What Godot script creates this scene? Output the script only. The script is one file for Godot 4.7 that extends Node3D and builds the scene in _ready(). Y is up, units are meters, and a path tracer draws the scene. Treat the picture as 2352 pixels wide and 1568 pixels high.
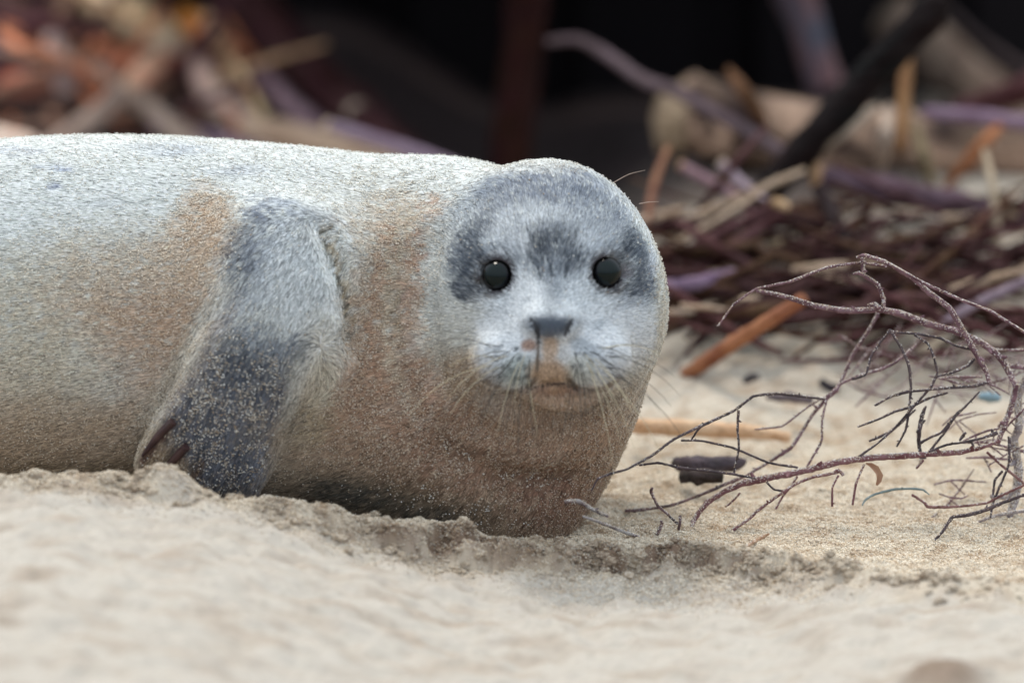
extends Node3D
# A seal pup lying on a sandy beach, driftwood and dark timber behind it.
# Picture units below are those of a 2352 x 1568 frame; at() turns one of them and a distance into a point in metres.
const F := 11480.0
var eye := Vector3(0, 0.858, 3.910)
var fwd := Vector3.ZERO
var upv := Vector3.ZERO
var rng := RandomNumberGenerator.new()
var n_big := FastNoiseLite.new()
var n_mid := FastNoiseLite.new()
var n_fine := FastNoiseLite.new()
var n_cell := FastNoiseLite.new()
var t_start := 0


func say(what: String) -> void:
	print("%5d ms %s" % [Time.get_ticks_msec() - t_start, what])


func ray(px: float, py: float) -> Vector3:
	return fwd + Vector3.RIGHT * ((px - 1176.0) / F) - upv * ((py - 784.0) / F)


func at(px: float, py: float, d: float) -> Vector3:
	return eye + ray(px, py) * d


func at_z(px: float, py: float, z: float) -> Vector3:
	var r := ray(px, py)
	return eye + r * ((z - eye.z) / r.z)


func ss(a: float, b: float, x: float) -> float:
	var t := clampf((x - a) / (b - a), 0.0, 1.0)
	return t * t * (3.0 - 2.0 * t)


# ------------------------------------------------------------------ naming
var taken := {}


func numbered(called: String) -> String:
	var k: int = taken.get(called, 0)
	taken[called] = k + 1
	return called if k == 0 else "%s_%03d" % [called, k]


func thing(called: String, label: String, category: String, where: Vector3, group := "") -> Node3D:
	var o := Node3D.new()
	o.name = numbered(called)
	add_child(o, true)
	o.position = where
	tag(o, label, category, group)
	return o


func tag(o: Node, label: String, category: String, group := "") -> void:
	o.set_meta("label", label)
	o.set_meta("category", category)
	if group != "":
		o.set_meta("group", group)


func part(called: String, m: Mesh, mat: Material, parent: Node3D, offset := Vector3.ZERO) -> MeshInstance3D:
	var o := MeshInstance3D.new()
	o.name = called
	o.mesh = m
	o.material_override = mat
	o.position = offset
	parent.add_child(o, true)
	return o


func many(called: String, m: Mesh, mat: Material, buffer: PackedFloat32Array, parent: Node3D, offset := Vector3.ZERO) -> MultiMeshInstance3D:
	var mm := MultiMesh.new()
	mm.transform_format = MultiMesh.TRANSFORM_3D
	mm.use_colors = true
	mm.mesh = m
	mm.instance_count = buffer.size() / 16
	mm.buffer = buffer
	var o := MultiMeshInstance3D.new()
	o.name = called
	o.multimesh = mm
	o.material_override = mat
	o.position = offset
	o.set_meta("kind", "stuff")
	parent.add_child(o, true)
	return o


func paint(rough := 0.85, bump: Texture2D = null, bump_cm := 0.1, scale := 8.0) -> StandardMaterial3D:
	var m := StandardMaterial3D.new()
	m.vertex_color_use_as_albedo = true
	m.roughness = rough
	m.metallic_specular = 0.35
	if bump:
		m.uv1_triplanar = true
		m.uv1_world_triplanar = true
		m.uv1_scale = Vector3.ONE * scale
		m.heightmap_enabled = true
		m.heightmap_texture = bump
		m.heightmap_scale = bump_cm
	return m


func noise_tex(freq: float, size: int, octaves: int, sd: int, kind := FastNoiseLite.TYPE_SIMPLEX_SMOOTH) -> NoiseTexture2D:
	var n := FastNoiseLite.new()
	n.noise_type = kind
	n.frequency = freq
	n.fractal_octaves = octaves
	n.seed = sd
	var t := NoiseTexture2D.new()
	t.width = size
	t.height = size
	t.seamless = true
	t.noise = n
	return t


# ------------------------------------------------------------------ ground
var rim_curve := [[-3.0, 0.09], [-0.45, 0.083], [-0.33, 0.074], [-0.228, 0.060], [-0.165, 0.047], [-0.09, 0.031], [-0.027, 0.017], [0.043, 0.008], [0.12, 0.006], [0.18, 0.006], [0.4, 0.006], [3.0, 0.0]]
var rim_line := [[-3.0, 0.16], [-0.4, 0.15], [-0.15, 0.12], [0.0, 0.085], [0.1, 0.075], [0.18, 0.10], [0.4, 0.26], [3.0, 0.9]]


func along(table: Array, x: float) -> float:
	for i in table.size() - 1:
		if x < table[i + 1][0]:
			var t: float = clampf((x - table[i][0]) / (table[i + 1][0] - table[i][0]), 0.0, 1.0)
			return lerpf(table[i][1], table[i + 1][1], t)
	return table[-1][1]


func ground(x: float, z: float) -> float:
	var h := 0.007 * n_big.get_noise_2d(x, z) + 0.003 * n_mid.get_noise_2d(x, z)
	if x > -0.8 and x < 0.8 and z > -1.0 and z < 0.9:
		h += 0.0011 * n_fine.get_noise_2d(x, z)
	if z < -0.3 and x > 0.0:
		h += (0.055 * ss(-0.32, -0.78, z) + 0.03 * ss(-0.75, -1.3, z)) * ss(0.04, 0.2, x) * ss(-3.0, -1.4, z)
	if z < -1.5 and x < 0.1:  # the bank of litter that carries the wood heap
		h += (0.045 * ss(-1.55, -1.9, z) + 0.07 * ss(-1.9, -2.5, z)) * ss(0.02, -0.25, x) * ss(-3.0, -1.6, x) * ss(-4.5, -3.2, z)
	if z < -1.2:
		h += 0.02 * ss(-1.2, -3.0, z) * n_big.get_noise_2d(x * 0.3, z * 0.3)
	if z > -0.12:
		var zl := along(rim_line, x) + 0.02 * n_big.get_noise_2d(x * 1.7 + 9.0, 3.0)
		var top := along(rim_curve, x)
		var band := exp(-pow((z - zl) / 0.035, 2.0))
		var near := 1.0 - ss(0.3, 0.6, absf(x))
		h += top * ss(zl - 0.12, zl, z) - 0.05 * maxf(z - zl, 0.0) * ss(0.5, -0.2, x)
		h -= 0.017 * ss(zl + 0.004, zl + 0.022, z + 0.022 * n_mid.get_noise_2d(x * 0.4, 1.0 + z * 0.6) + 0.006 * n_fine.get_noise_2d(x * 0.6, z * 0.6)) * ss(-0.24, -0.06, x) * ss(0.34, 0.14, x)
		var lump := 0.5 - 0.5 * n_cell.get_noise_2d(x, z)
		h += lump * band * 0.015 * (0.55 + 0.45 * n_mid.get_noise_2d(x * 0.5, z * 0.5 + 4.0))
		h += lump * near * 0.004 * ss(zl - 0.05, zl + 0.06, z)
		h += 0.006 * ss(zl, zl + 0.06, z) * n_mid.get_noise_2d(x * 0.45 + 7.0, z * 0.8)
		var q := Vector2(x + 0.262, (z - 0.15) * 1.3).length()
		var clod := Vector2(x - 0.302, (z - 0.50) * 0.6).length()
		h += 0.014 * ss(0.04, 0.005, clod) * (0.6 + 0.6 * lump)
		if q < 0.05:
			h += ss(0.034, 0.006, q) * 0.017 * (0.65 + 0.5 * lump)
	return h


func ground_hit(px: float, py: float) -> float:
	# how far along the pixel's ray the sand lies
	var r := ray(px, py)
	var d := 3.2
	while d < 12.0:
		var p := eye + r * d
		if p.y < ground(p.x, p.z):
			return d
		d += 0.015
	return 12.0


func spread(lo: float, hi: float, step: float, grow: float, far_lo: float, far_hi: float) -> PackedFloat32Array:
	var a := PackedFloat32Array()
	var s := step
	var v := lo
	while v > far_lo:
		a.append(v)
		v -= s
		s *= grow
	a.append(far_lo)
	a.reverse()
	v = lo + step
	while v < hi:
		a.append(v)
		v += step
	s = step
	while v < far_hi:
		a.append(v)
		v += s
		s *= grow
	a.append(far_hi)
	return a


func sand_color(x: float, z: float) -> Color:
	var a := n_mid.get_noise_2d(x * 0.8 + 5.0, z * 0.8)
	var b := n_big.get_noise_2d(x * 0.6 - 3.0, z * 1.4)
	var zl := along(rim_line, x) + 0.02 * n_big.get_noise_2d(x * 1.7 + 9.0, 3.0)
	var c := Vector3(0.49, 0.42, 0.335).lerp(Vector3(0.33, 0.235, 0.155), clampf(0.75 * ss(0.02, 0.45, a) + 0.45 * ss(0.0, 0.5, b), 0.0, 1.0))
	var pale := Vector3(0.425, 0.38, 0.33).lerp(Vector3(0.33, 0.265, 0.21), 0.95 * ss(-0.15, 0.5, n_mid.get_noise_2d(x * 0.28 + 2.0, z * 0.75)) * (0.6 + 0.6 * b))
	c = c.lerp(pale, clampf(0.9 * ss(0.0, 0.06, z - zl + 0.03 * a) + 0.5 * ss(-0.35, -0.6, z), 0.0, 1.0))
	c = c.lerp(Vector3(0.15, 0.10, 0.07), clampf(1.3 * exp(-pow((z - zl - 0.013 + 0.014 * a) / 0.014, 2.0)) * ss(-0.20, -0.05, x) * ss(0.30, 0.12, x) * (0.8 + 0.9 * a), 0.0, 0.95))  # shaded face of the scarp, put into the sand colour
	var clod := Vector2(x - 0.302, (z - 0.50) * 0.6).length()
	c = c.lerp(Vector3(0.20, 0.14, 0.10), 0.9 * ss(0.045, 0.012, clod))
	c *= 1.0 + 0.14 * n_fine.get_noise_2d(x * 1.3, z * 1.3)
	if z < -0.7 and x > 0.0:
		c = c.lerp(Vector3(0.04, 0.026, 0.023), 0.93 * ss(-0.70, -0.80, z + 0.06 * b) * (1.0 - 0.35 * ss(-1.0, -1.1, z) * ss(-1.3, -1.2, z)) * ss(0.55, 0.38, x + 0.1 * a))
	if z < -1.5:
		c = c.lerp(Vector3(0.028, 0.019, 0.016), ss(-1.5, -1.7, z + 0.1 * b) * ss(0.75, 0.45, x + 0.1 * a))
	return Color(c.x, c.y, c.z)


func build_ground() -> void:
	var xs := spread(-0.5, 0.55, 0.004, 1.07, -70.0, 70.0)
	var zs := spread(-0.7, 0.62, 0.004, 1.05, -90.0, 12.0)
	var w := xs.size()
	var hgt := zs.size()
	var v := PackedVector3Array()
	var n := PackedVector3Array()
	var c := PackedColorArray()
	v.resize(w * hgt)
	n.resize(w * hgt)
	c.resize(w * hgt)
	for j in hgt:
		var z := zs[j]
		for i in w:
			var x := xs[i]
			v[j * w + i] = Vector3(x, ground(x, z), z)
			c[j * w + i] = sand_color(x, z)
	for j in hgt:
		for i in w:
			var a := v[j * w + mini(i + 1, w - 1)] - v[j * w + maxi(i - 1, 0)]
			var b := v[mini(j + 1, hgt - 1) * w + i] - v[maxi(j - 1, 0) * w + i]
			n[j * w + i] = b.cross(a).normalized()
	var idx := PackedInt32Array()
	idx.resize((w - 1) * (hgt - 1) * 6)
	var k := 0
	for j in hgt - 1:
		for i in w - 1:
			var q := j * w + i
			idx[k] = q
			idx[k + 1] = q + 1
			idx[k + 2] = q + w
			idx[k + 3] = q + 1
			idx[k + 4] = q + w + 1
			idx[k + 5] = q + w
			k += 6
	var m := array_mesh(v, n, c, idx)
	var mat := paint(0.95, noise_tex(0.18, 512, 3, 11), 0.05, 9.0)
	var o := part("sand_ground", m, mat, self)
	o.set_meta("kind", "structure")
	say("ground %d x %d" % [w, hgt])


func array_mesh(v: PackedVector3Array, n: PackedVector3Array, c: PackedColorArray, idx: PackedInt32Array) -> ArrayMesh:
	var arr := []
	arr.resize(Mesh.ARRAY_MAX)
	arr[Mesh.ARRAY_VERTEX] = v
	arr[Mesh.ARRAY_NORMAL] = n
	if c.size():
		arr[Mesh.ARRAY_COLOR] = c
	arr[Mesh.ARRAY_INDEX] = idx
	var m := ArrayMesh.new()
	m.add_surface_from_arrays(Mesh.PRIMITIVE_TRIANGLES, arr)
	return m


# ------------------------------------------------------------------ grains
func grain_mesh() -> ArrayMesh:
	var v := PackedVector3Array([Vector3(1, 0, 0.1), Vector3(-1, 0.1, 0), Vector3(0.1, 0.9, 0), Vector3(0, -0.9, 0.1), Vector3(0, 0.1, 1), Vector3(0.1, 0, -1)])
	var n := PackedVector3Array()
	for p in v:
		n.append(p.normalized())
	var idx := PackedInt32Array()
	for a in [0, 1]:
		for b in [2, 3]:
			for e in [4, 5]:
				var g := (v[b] - v[a]).cross(v[e] - v[a])
				if g.dot(v[a] + v[b] + v[e]) > 0.0:
					idx.append_array([a, e, b])
				else:
					idx.append_array([a, b, e])
	return array_mesh(v, n, PackedColorArray(), idx)


func push_grain(buf: PackedFloat32Array, p: Vector3, r: float, c: Vector3) -> void:
	var t := rng.randf() * TAU
	var ca := cos(t) * r
	var sa := sin(t) * r
	var q := r * rng.randf_range(0.6, 1.1)
	buf.append_array(PackedFloat32Array([ca, 0.0, sa, p.x, 0.2 * r, q, 0.0, p.y, -sa, 0.1 * r, ca, p.z, c.x, c.y, c.z, 1.0]))


func grain_tone() -> Vector3:
	var t := rng.randf()
	if t < 0.07:
		return Vector3(0.10, 0.085, 0.075)
	if t < 0.30:
		return Vector3(0.34, 0.235, 0.14)
	if t < 0.70:
		return Vector3(0.52, 0.43, 0.32)
	return Vector3(0.68, 0.63, 0.55)


# ------------------------------------------------------------------ branches
func tube(pts: Array, rad: Array, sides: int, rough: float, ca: Vector3, cb: Vector3, base: Vector3, grain := 40.0, supple := 1.0) -> ArrayMesh:
	# a smooth tapering rod with an uneven bark through pts (world points); the mesh is relative to base
	var path: Array[Vector3] = []
	var rr: Array[float] = []
	var n := pts.size()
	for i in n - 1:
		var p0: Vector3 = pts[maxi(i - 1, 0)]
		var p1: Vector3 = pts[i]
		var p2: Vector3 = pts[i + 1]
		var p3: Vector3 = pts[mini(i + 2, n - 1)]
		if supple < 1.0:  # stiffer bends: the neighbours pull less
			p0 = p2 + (p1 - p2).lerp(p0 - p2, supple)
			p3 = p1 + (p2 - p1).lerp(p3 - p1, supple)
		var steps := clampi(int(p1.distance_to(p2) / (maxf(rad[i], 0.0015) * 1.1)), 3, 26)
		for s in steps:
			var t := float(s) / steps
			path.append(0.5 * (2.0 * p1 + (p2 - p0) * t + (2.0 * p0 - 5.0 * p1 + 4.0 * p2 - p3) * t * t + (3.0 * p1 - p0 - 3.0 * p2 + p3) * t * t * t))
			rr.append(lerpf(rad[i], rad[i + 1], t))
	path.append(pts[n - 1])
	rr.append(rad[n - 1])
	var v := PackedVector3Array()
	var nn := PackedVector3Array()
	var c := PackedColorArray()
	var idx := PackedInt32Array()
	var side := Vector3.ZERO
	var count := path.size()
	for i in count:
		var d := (path[mini(i + 1, count - 1)] - path[maxi(i - 1, 0)]).normalized()
		if side == Vector3.ZERO:
			side = d.cross(Vector3.UP if absf(d.y) < 0.9 else Vector3.RIGHT).normalized()
		side = (side - d * side.dot(d)).normalized()
		var up := side.cross(d)
		var ring := 1.0 + 0.10 * n_mid.get_noise_1d(float(i) * 0.9 + path[0].x * 99.0)
		for k in sides:
			var a := TAU * k / sides
			var o := side * cos(a) + up * sin(a)
			var q := path[i] + o * rr[i]
			var bark := n_fine.get_noise_3dv(q * grain / 40.0)
			v.append(path[i] + o * rr[i] * (ring + rough * bark) - base)
			nn.append(o)
			var m := clampf(0.5 + 0.9 * n_mid.get_noise_3dv(q * grain / 60.0) + 0.45 * bark, 0.0, 1.0)
			if rough == 0.35:
				m = clampf(0.45 + 1.9 * n_mid.get_noise_3dv(q * 0.45) + 1.0 * bark, 0.0, 1.0)
			var col := ca.lerp(cb, m)
			c.append(Color(col.x, col.y, col.z))
	for i in count - 1:
		for k in sides:
			var a := i * sides + k
			var b := i * sides + (k + 1) % sides
			idx.append_array([a, b, a + sides, b, b + sides, a + sides])
	for e in [0, 1]:  # closed, slightly domed ends
		var row: int = 0 if e == 0 else (count - 1) * sides
		var out: Vector3 = (path[0] - path[1]).normalized() if e == 0 else (path[count - 1] - path[count - 2]).normalized()
		var rim := v.size()
		for k in sides:
			v.append(v[row + k])
			nn.append(out)
			c.append(c[row + k])
		var tip := v.size()
		v.append((path[0] if e == 0 else path[count - 1]) + out * rr[0 if e == 0 else count - 1] * 0.25 - base)
		nn.append(out)
		c.append(c[row])
		for k in sides:
			var a := rim + k
			var b := rim + (k + 1) % sides
			if e == 0:
				idx.append_array([tip, b, a])
			else:
				idx.append_array([tip, a, b])
	return array_mesh(v, nn, c, idx)


func wood(called: String, label: String, category: String, mat: Material, ca: Vector3, cb: Vector3, spots: Array, cut := Vector3.ZERO, group := "", rough := 0.22) -> Node3D:
	# spots: [px, py, metres from the lens, radius in picture units]
	var pts := []
	var rad := []
	for s in spots:
		var d: float = s[2]
		pts.append(at(s[0], s[1], d))
		rad.append(s[3] * d / F)
		var p: Vector3 = pts[-1]
		var low: float = ground(p.x, p.z) - 0.3 * rad[-1]
		if p.y < low:
			pts[-1] = at(s[0], s[1], minf(ground_hit(s[0], s[1]), d))
	var base: Vector3 = pts[0]
	for p in pts:
		if p.y < base.y:
			base = p
	var m := tube(pts, rad, 12, rough, ca, cb, base)
	var o: Node3D
	if cut == Vector3.ZERO:
		o = part(numbered(called), m, mat, self, base)
		tag(o, label, category, group)
	else:
		o = thing(called, label, category, base, group)
		part("stem", m, mat, o)
		var dir: Vector3 = (pts[0] - pts[1]).normalized()
		var e := tube([pts[0] - dir * rad[0] * 0.2, pts[0] + dir * rad[0] * 0.5], [rad[0] * 1.06, rad[0] * 0.98], 12, 0.12, cut, cut * 0.75, base)
		part("cut_end", e, mat, o)
	return o


# ------------------------------------------------------------------ the seal's shape
var k_c: Array[Vector3] = []   # ellipsoids: centre, radii
var k_r: Array[Vector3] = []
var head_c: Array[Vector3] = []
var head_r: Array[Vector3] = []
var head_k: Array[float] = []
var head_mid := Vector3.ZERO
var eyes: Array[Vector3] = []
var eye_n: Array[Vector3] = []
var bridge_a := Vector3.ZERO
var bridge_b := Vector3.ZERO
var phil_a := Vector3.ZERO
var phil_b := Vector3.ZERO
var carve: Array = []          # grooves: [a, b, radius, softness]
var limb: Array = []           # flipper pieces: [centre, x, y, z axes over radii, smallest radius, softness]
var stage := 0


func ell(p: Vector3, c: Vector3, r: Vector3) -> float:
	var q := p - c
	var a := (q / r).length()
	var b := (q / (r * r)).length()
	return a * (a - 1.0) / maxf(b, 0.0001)


func smin(a: float, b: float, k: float) -> float:
	var h := maxf(k - absf(a - b), 0.0) / k
	return minf(a, b) - h * h * k * 0.25


func cone(p: Vector3, a: Vector3, b: Vector3, ra: float, rb: float) -> float:
	var ab := b - a
	var t := clampf((p - a).dot(ab) / ab.length_squared(), 0.0, 1.0)
	return p.distance_to(a + ab * t) - lerpf(ra, rb, t)


func sd(p: Vector3) -> float:
	var d := ell(p, k_c[0], k_r[0])
	for i in range(1, k_c.size()):
		d = smin(d, ell(p, k_c[i], k_r[i]), 0.07)
	var dh := p.distance_to(head_mid)
	if dh < 0.24:
		var e := ell(p, head_c[0], head_r[0])
		for i in range(1, head_c.size()):
			e = smin(e, ell(p, head_c[i], head_r[i]), head_k[i])
		e = smin(e, cone(p, bridge_a, bridge_b, 0.030, 0.019), 0.03)
		if stage > 0:
			e = smin(e, cone(p, phil_a, phil_b, 0.0095, 0.010), 0.006)
		d = smin(d, e, 0.027)
		if stage > 0:
			for i in eyes.size():
				var q := p - eyes[i]
				var l := q.length()
				if l < 0.04:
					var up := q.dot(eye_n[i])
					var flat := sqrt(maxf(l * l - up * up, 0.0))
					# a shallow socket, the lid ring, then the opening
					d = -smin(-d, l - 0.0135, 0.014) if l < 0.03 else d
					d = smin(d, Vector2(flat - 0.0141, up - 0.0032).length() - 0.0026, 0.005)
					d = maxf(d, -(l - 0.0130))
	if stage > 1:
		for f in limb:
			var q: Vector3 = p - f[0]
			var u := Vector3(q.dot(f[1]), q.dot(f[2]), q.dot(f[3]))
			var l := u.length()
			if l < 3.0:
				d = smin(d, (l - 1.0) * f[4], f[5])
		for g in carve:
			var c: float = cone(p, g[0], g[1], g[2], g[2])
			if c < 0.03:
				d = -smin(-d, c, g[3])
	return maxf(d, -0.014 - p.y)


func pick(px: float, py: float) -> Vector3:
	# where the line of sight through a picture point meets the seal
	var r := ray(px, py).normalized()
	var t := 3.45
	for i in 90:
		var d := sd(eye + r * t)
		if d < 0.0004:
			break
		t += d * 0.7
		if t > 4.6:
			t = 4.05
			break
	return eye + r * t


func slope(p: Vector3) -> Vector3:
	var e := 0.001
	return Vector3(sd(p + Vector3(e, 0, 0)) - sd(p - Vector3(e, 0, 0)), sd(p + Vector3(0, e, 0)) - sd(p - Vector3(0, e, 0)), sd(p + Vector3(0, 0, e)) - sd(p - Vector3(0, 0, e))).normalized()


func add_limb(ax: float, ay: float, bx: float, by: float, wide: float, thick: float, soft: float, lift: float, along_extra := 0.0) -> void:
	# a flattened lobe lying on the flank from one picture point to another
	var a := pick(ax, ay)
	var b := pick(bx, by)
	var n := slope((a + b) * 0.5)
	var x := (b - a).normalized()
	n = (n - x * n.dot(x)).normalized()
	var y := n.cross(x)
	var half := a.distance_to(b) * 0.5 + along_extra
	limb.append([(a + b) * 0.5 + n * lift, x / half, y / wide, n / thick, thick, soft])


func shape_seal() -> void:
	k_c = [Vector3(-0.33, 0.15, -0.12), Vector3(-0.12, 0.134, -0.10), Vector3(-0.74, 0.085, -0.14), Vector3(-0.03, 0.138, -0.098), at_z(1085, 1000, -0.072), at_z(1040, 740, -0.10)]
	k_r = [Vector3(0.42, 0.158, 0.17), Vector3(0.20, 0.124, 0.15), Vector3(0.27, 0.08, 0.10), Vector3(0.11, 0.115, 0.125), Vector3(0.097, 0.125, 0.115), Vector3(0.08, 0.10, 0.10)]
	head_mid = at_z(1264, 700, 0.0)
	head_c = [at_z(1251, 640, -0.03), at_z(1252, 745, -0.015), at_z(1228, 890, -0.045), at_z(1268, 800, 0.048), at_z(1170, 828, 0.088), at_z(1362, 826, 0.088), at_z(1267, 747, 0.104), at_z(1275, 912, 0.066), at_z(1165, 600, 0.035), at_z(1370, 595, 0.035)]
	head_r = [Vector3(0.0880, 0.094, 0.10), Vector3(0.0850, 0.066, 0.085), Vector3(0.066, 0.066, 0.082), Vector3(0.052, 0.038, 0.048), Vector3(0.0285, 0.0225, 0.0270), Vector3(0.0285, 0.0225, 0.0270), Vector3(0.0180, 0.0078, 0.0115), Vector3(0.033, 0.012, 0.022), Vector3(0.03, 0.02, 0.03), Vector3(0.03, 0.02, 0.03)]
	head_k = [0.0, 0.05, 0.05, 0.045, 0.017, 0.017, 0.006, 0.012, 0.03, 0.03]
	bridge_a = at_z(1268, 600, 0.035)
	bridge_b = at_z(1268, 732, 0.084)
	phil_a = at_z(1268, 778, 0.095)
	phil_b = at_z(1268, 858, 0.088)
	for s in [[1139.5, 632.0], [1396.5, 625.0]]:
		var p := pick(s[0], s[1])
		var n := slope(p)
		eye_n.append((n + (eye - p).normalized()).normalized())
		eyes.append(p - eye_n[-1] * 0.0075)
	stage = 1
	# the arm and the flipper on the near flank
	add_limb(655, 520, 655, 760, 0.052, 0.030, 0.035, 0.004, 0.012)
	add_limb(620, 770, 510, 960, 0.046, 0.024, 0.009, 0.012, 0.02)
	add_limb(535, 900, 455, 1110, 0.050, 0.018, 0.008, 0.014, 0.012)
	for s in [[430, 900, 335, 1045], [470, 930, 368, 1110], [530, 960, 455, 1140], [590, 980, 545, 1160]]:
		add_limb(s[0], s[1], s[2], s[3], 0.0112, 0.012, 0.004, 0.022, 0.007)
	stage = 2
	var mouth := [[1222, 892], [1245, 884], [1275, 879], [1308, 884], [1334, 894]]
	for i in 4:
		carve.append([pick(mouth[i][0], mouth[i][1]), pick(mouth[i + 1][0], mouth[i + 1][1]), 0.0022, 0.005])
	for s in [[1219, 733, 1234, 756], [1234, 756, 1237, 790], [1315, 733, 1303, 758], [1303, 758, 1299, 772], [1236, 800, 1233, 850]]:
		carve.append([pick(s[0], s[1]), pick(s[2], s[3]), 0.0017, 0.004])
	for s in [[1230, 868, 1206, 890], [1206, 890, 1160, 896], [1306, 868, 1328, 890], [1328, 890, 1376, 893]]:
		carve.append([pick(s[0], s[1]), pick(s[2], s[3]), 0.0022, 0.006])
	# folds of the neck and under the chin
	for f in [[[988, 560], [966, 700], [990, 850], [1062, 965], [1180, 1020]], [[925, 600], [900, 730], [925, 890], [1010, 1030], [1150, 1100], [1290, 1105]], [[1165, 925], [1215, 950], [1275, 957], [1335, 950], [1385, 925]], [[860, 640], [845, 780], [870, 930]]]:
		for i in f.size() - 1:
			carve.append([pick(f[i][0], f[i][1]), pick(f[i + 1][0], f[i + 1][1]), 0.0055, 0.024])
	for s in [[738, 520, 772, 610], [772, 610, 793, 690], [793, 690, 803, 775]]:
		carve.append([pick(s[0], s[1]), pick(s[2], s[3]), 0.003, 0.016])
	say("seal shaped")


# ------------------------------------------------------------------ its surface: nets, then finer triangles on face and flipper
var sv := PackedVector3Array()
var sn := PackedVector3Array()
var si := PackedInt32Array()


func net_seal() -> void:
	var h := 0.0075
	var o := Vector3(-1.04, -0.03, -0.36)
	var nx := 172
	var ny := 52
	var nz := 76
	var big := 1e9
	var g := PackedFloat32Array()
	g.resize(nx * ny * nz)
	g.fill(big)
	var cell := PackedInt32Array()
	cell.resize(nx * ny * nz)
	cell.fill(-1)
	var sy := nx
	var sz := nx * ny
	var blocks: Array[Vector3i] = []
	var s := 4
	for bz in range(0, nz - s, s):
		for by in range(0, ny - s, s):
			for bx in range(0, nx - s, s):
				var d := sd(o + Vector3(bx + 2, by + 2, bz + 2) * h)
				if absf(d) < h * 6.0:
					blocks.append(Vector3i(bx, by, bz))
	for b in blocks:
		for k in s + 1:
			for j in s + 1:
				for i in s + 1:
					var q := (b.x + i) + (b.y + j) * sy + (b.z + k) * sz
					if g[q] == big:
						g[q] = sd(o + Vector3(b.x + i, b.y + j, b.z + k) * h)
	var corners := [0, 1, sy, sy + 1, sz, sz + 1, sz + sy, sz + sy + 1]
	var offs := [Vector3(0, 0, 0), Vector3(1, 0, 0), Vector3(0, 1, 0), Vector3(1, 1, 0), Vector3(0, 0, 1), Vector3(1, 0, 1), Vector3(0, 1, 1), Vector3(1, 1, 1)]
	var edges := [[0, 1], [2, 3], [4, 5], [6, 7], [0, 2], [1, 3], [4, 6], [5, 7], [0, 4], [1, 5], [2, 6], [3, 7]]
	var filled: Array[Vector3i] = []
	for b in blocks:
		for k in s:
			for j in s:
				for i in s:
					var q := (b.x + i) + (b.y + j) * sy + (b.z + k) * sz
					var neg := 0
					for c in 8:
						if g[q + corners[c]] < 0.0:
							neg += 1
					if neg == 0 or neg == 8:
						continue
					var sum := Vector3.ZERO
					var cnt := 0
					for e in edges:
						var a: float = g[q + corners[e[0]]]
						var c: float = g[q + corners[e[1]]]
						if (a < 0.0) != (c < 0.0):
							sum += (offs[e[0]] as Vector3).lerp(offs[e[1]], a / (a - c))
							cnt += 1
					cell[q] = sv.size()
					filled.append(Vector3i(b.x + i, b.y + j, b.z + k))
					sv.append(o + (Vector3(b.x + i, b.y + j, b.z + k) + sum / cnt) * h)
	for f in filled:
		var q := f.x + f.y * sy + f.z * sz
		var in0 := g[q] < 0.0
		for ax in [[1, sy, sz], [sy, sz, 1], [sz, 1, sy]]:
			if (g[q + ax[0]] < 0.0) == in0:
				continue
			var a := cell[q]
			var b := cell[q - ax[1]]
			var c := cell[q - ax[1] - ax[2]]
			var d := cell[q - ax[2]]
			if b < 0 or c < 0 or d < 0:
				continue
			if in0:
				si.append_array([a, c, b, a, d, c])
			else:
				si.append_array([a, b, c, a, c, d])
	say("net %d vertices, %d blocks" % [sv.size(), blocks.size()])
	mesh_normals()
	# clockwise is outside: turn all if the first guess was wrong
	var agree := 0
	for t in range(0, si.size(), 300):
		var m := (sv[si[t]] + sv[si[t + 1]] + sv[si[t + 2]]) / 3.0
		agree += 1 if sd(m + sn[si[t]] * 0.004) > sd(m) else -1
	if agree < 0:
		for t in range(0, si.size(), 3):
			var w := si[t + 1]
			si[t + 1] = si[t + 2]
			si[t + 2] = w
		mesh_normals()
	settle(0)
	var face := at_z(1266, 720, 0.07)
	var flip := at_z(520, 940, 0.03)
	for level in 4:
		var mark := PackedByteArray()
		mark.resize(sv.size())
		for i in sv.size():
			var p := sv[i]
			var near := p.distance_to(face)
			var yes := false
			if level == 0:
				yes = near < 0.16 or p.distance_to(flip) < 0.14 or (p.z > -0.03 and p.x > -0.45)
			elif level == 1:
				yes = near < 0.115 or (p.distance_to(flip) < 0.12 and p.z > 0.0)
			elif level == 2:
				yes = near < 0.09 and p.z > 0.02
			else:
				yes = p.distance_to(eyes[0]) < 0.0185 or p.distance_to(eyes[1]) < 0.0185
			mark[i] = 1 if yes else 0
		var first := sv.size()
		refine(mark)
		mesh_normals()
		settle(first)
	mesh_normals()
	say("refined to %d vertices, %d triangles" % [sv.size(), si.size() / 3])


func settle(first: int) -> void:
	for i in range(first, sv.size()):
		sv[i] -= sn[i] * clampf(sd(sv[i]), -0.004, 0.004) * 0.9


func mesh_normals() -> void:
	sn.resize(sv.size())
	sn.fill(Vector3.ZERO)
	for t in range(0, si.size(), 3):
		var a := si[t]
		var b := si[t + 1]
		var c := si[t + 2]
		var n := (sv[c] - sv[a]).cross(sv[b] - sv[a])
		sn[a] += n
		sn[b] += n
		sn[c] += n
	for i in sn.size():
		sn[i] = sn[i].normalized()


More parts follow.
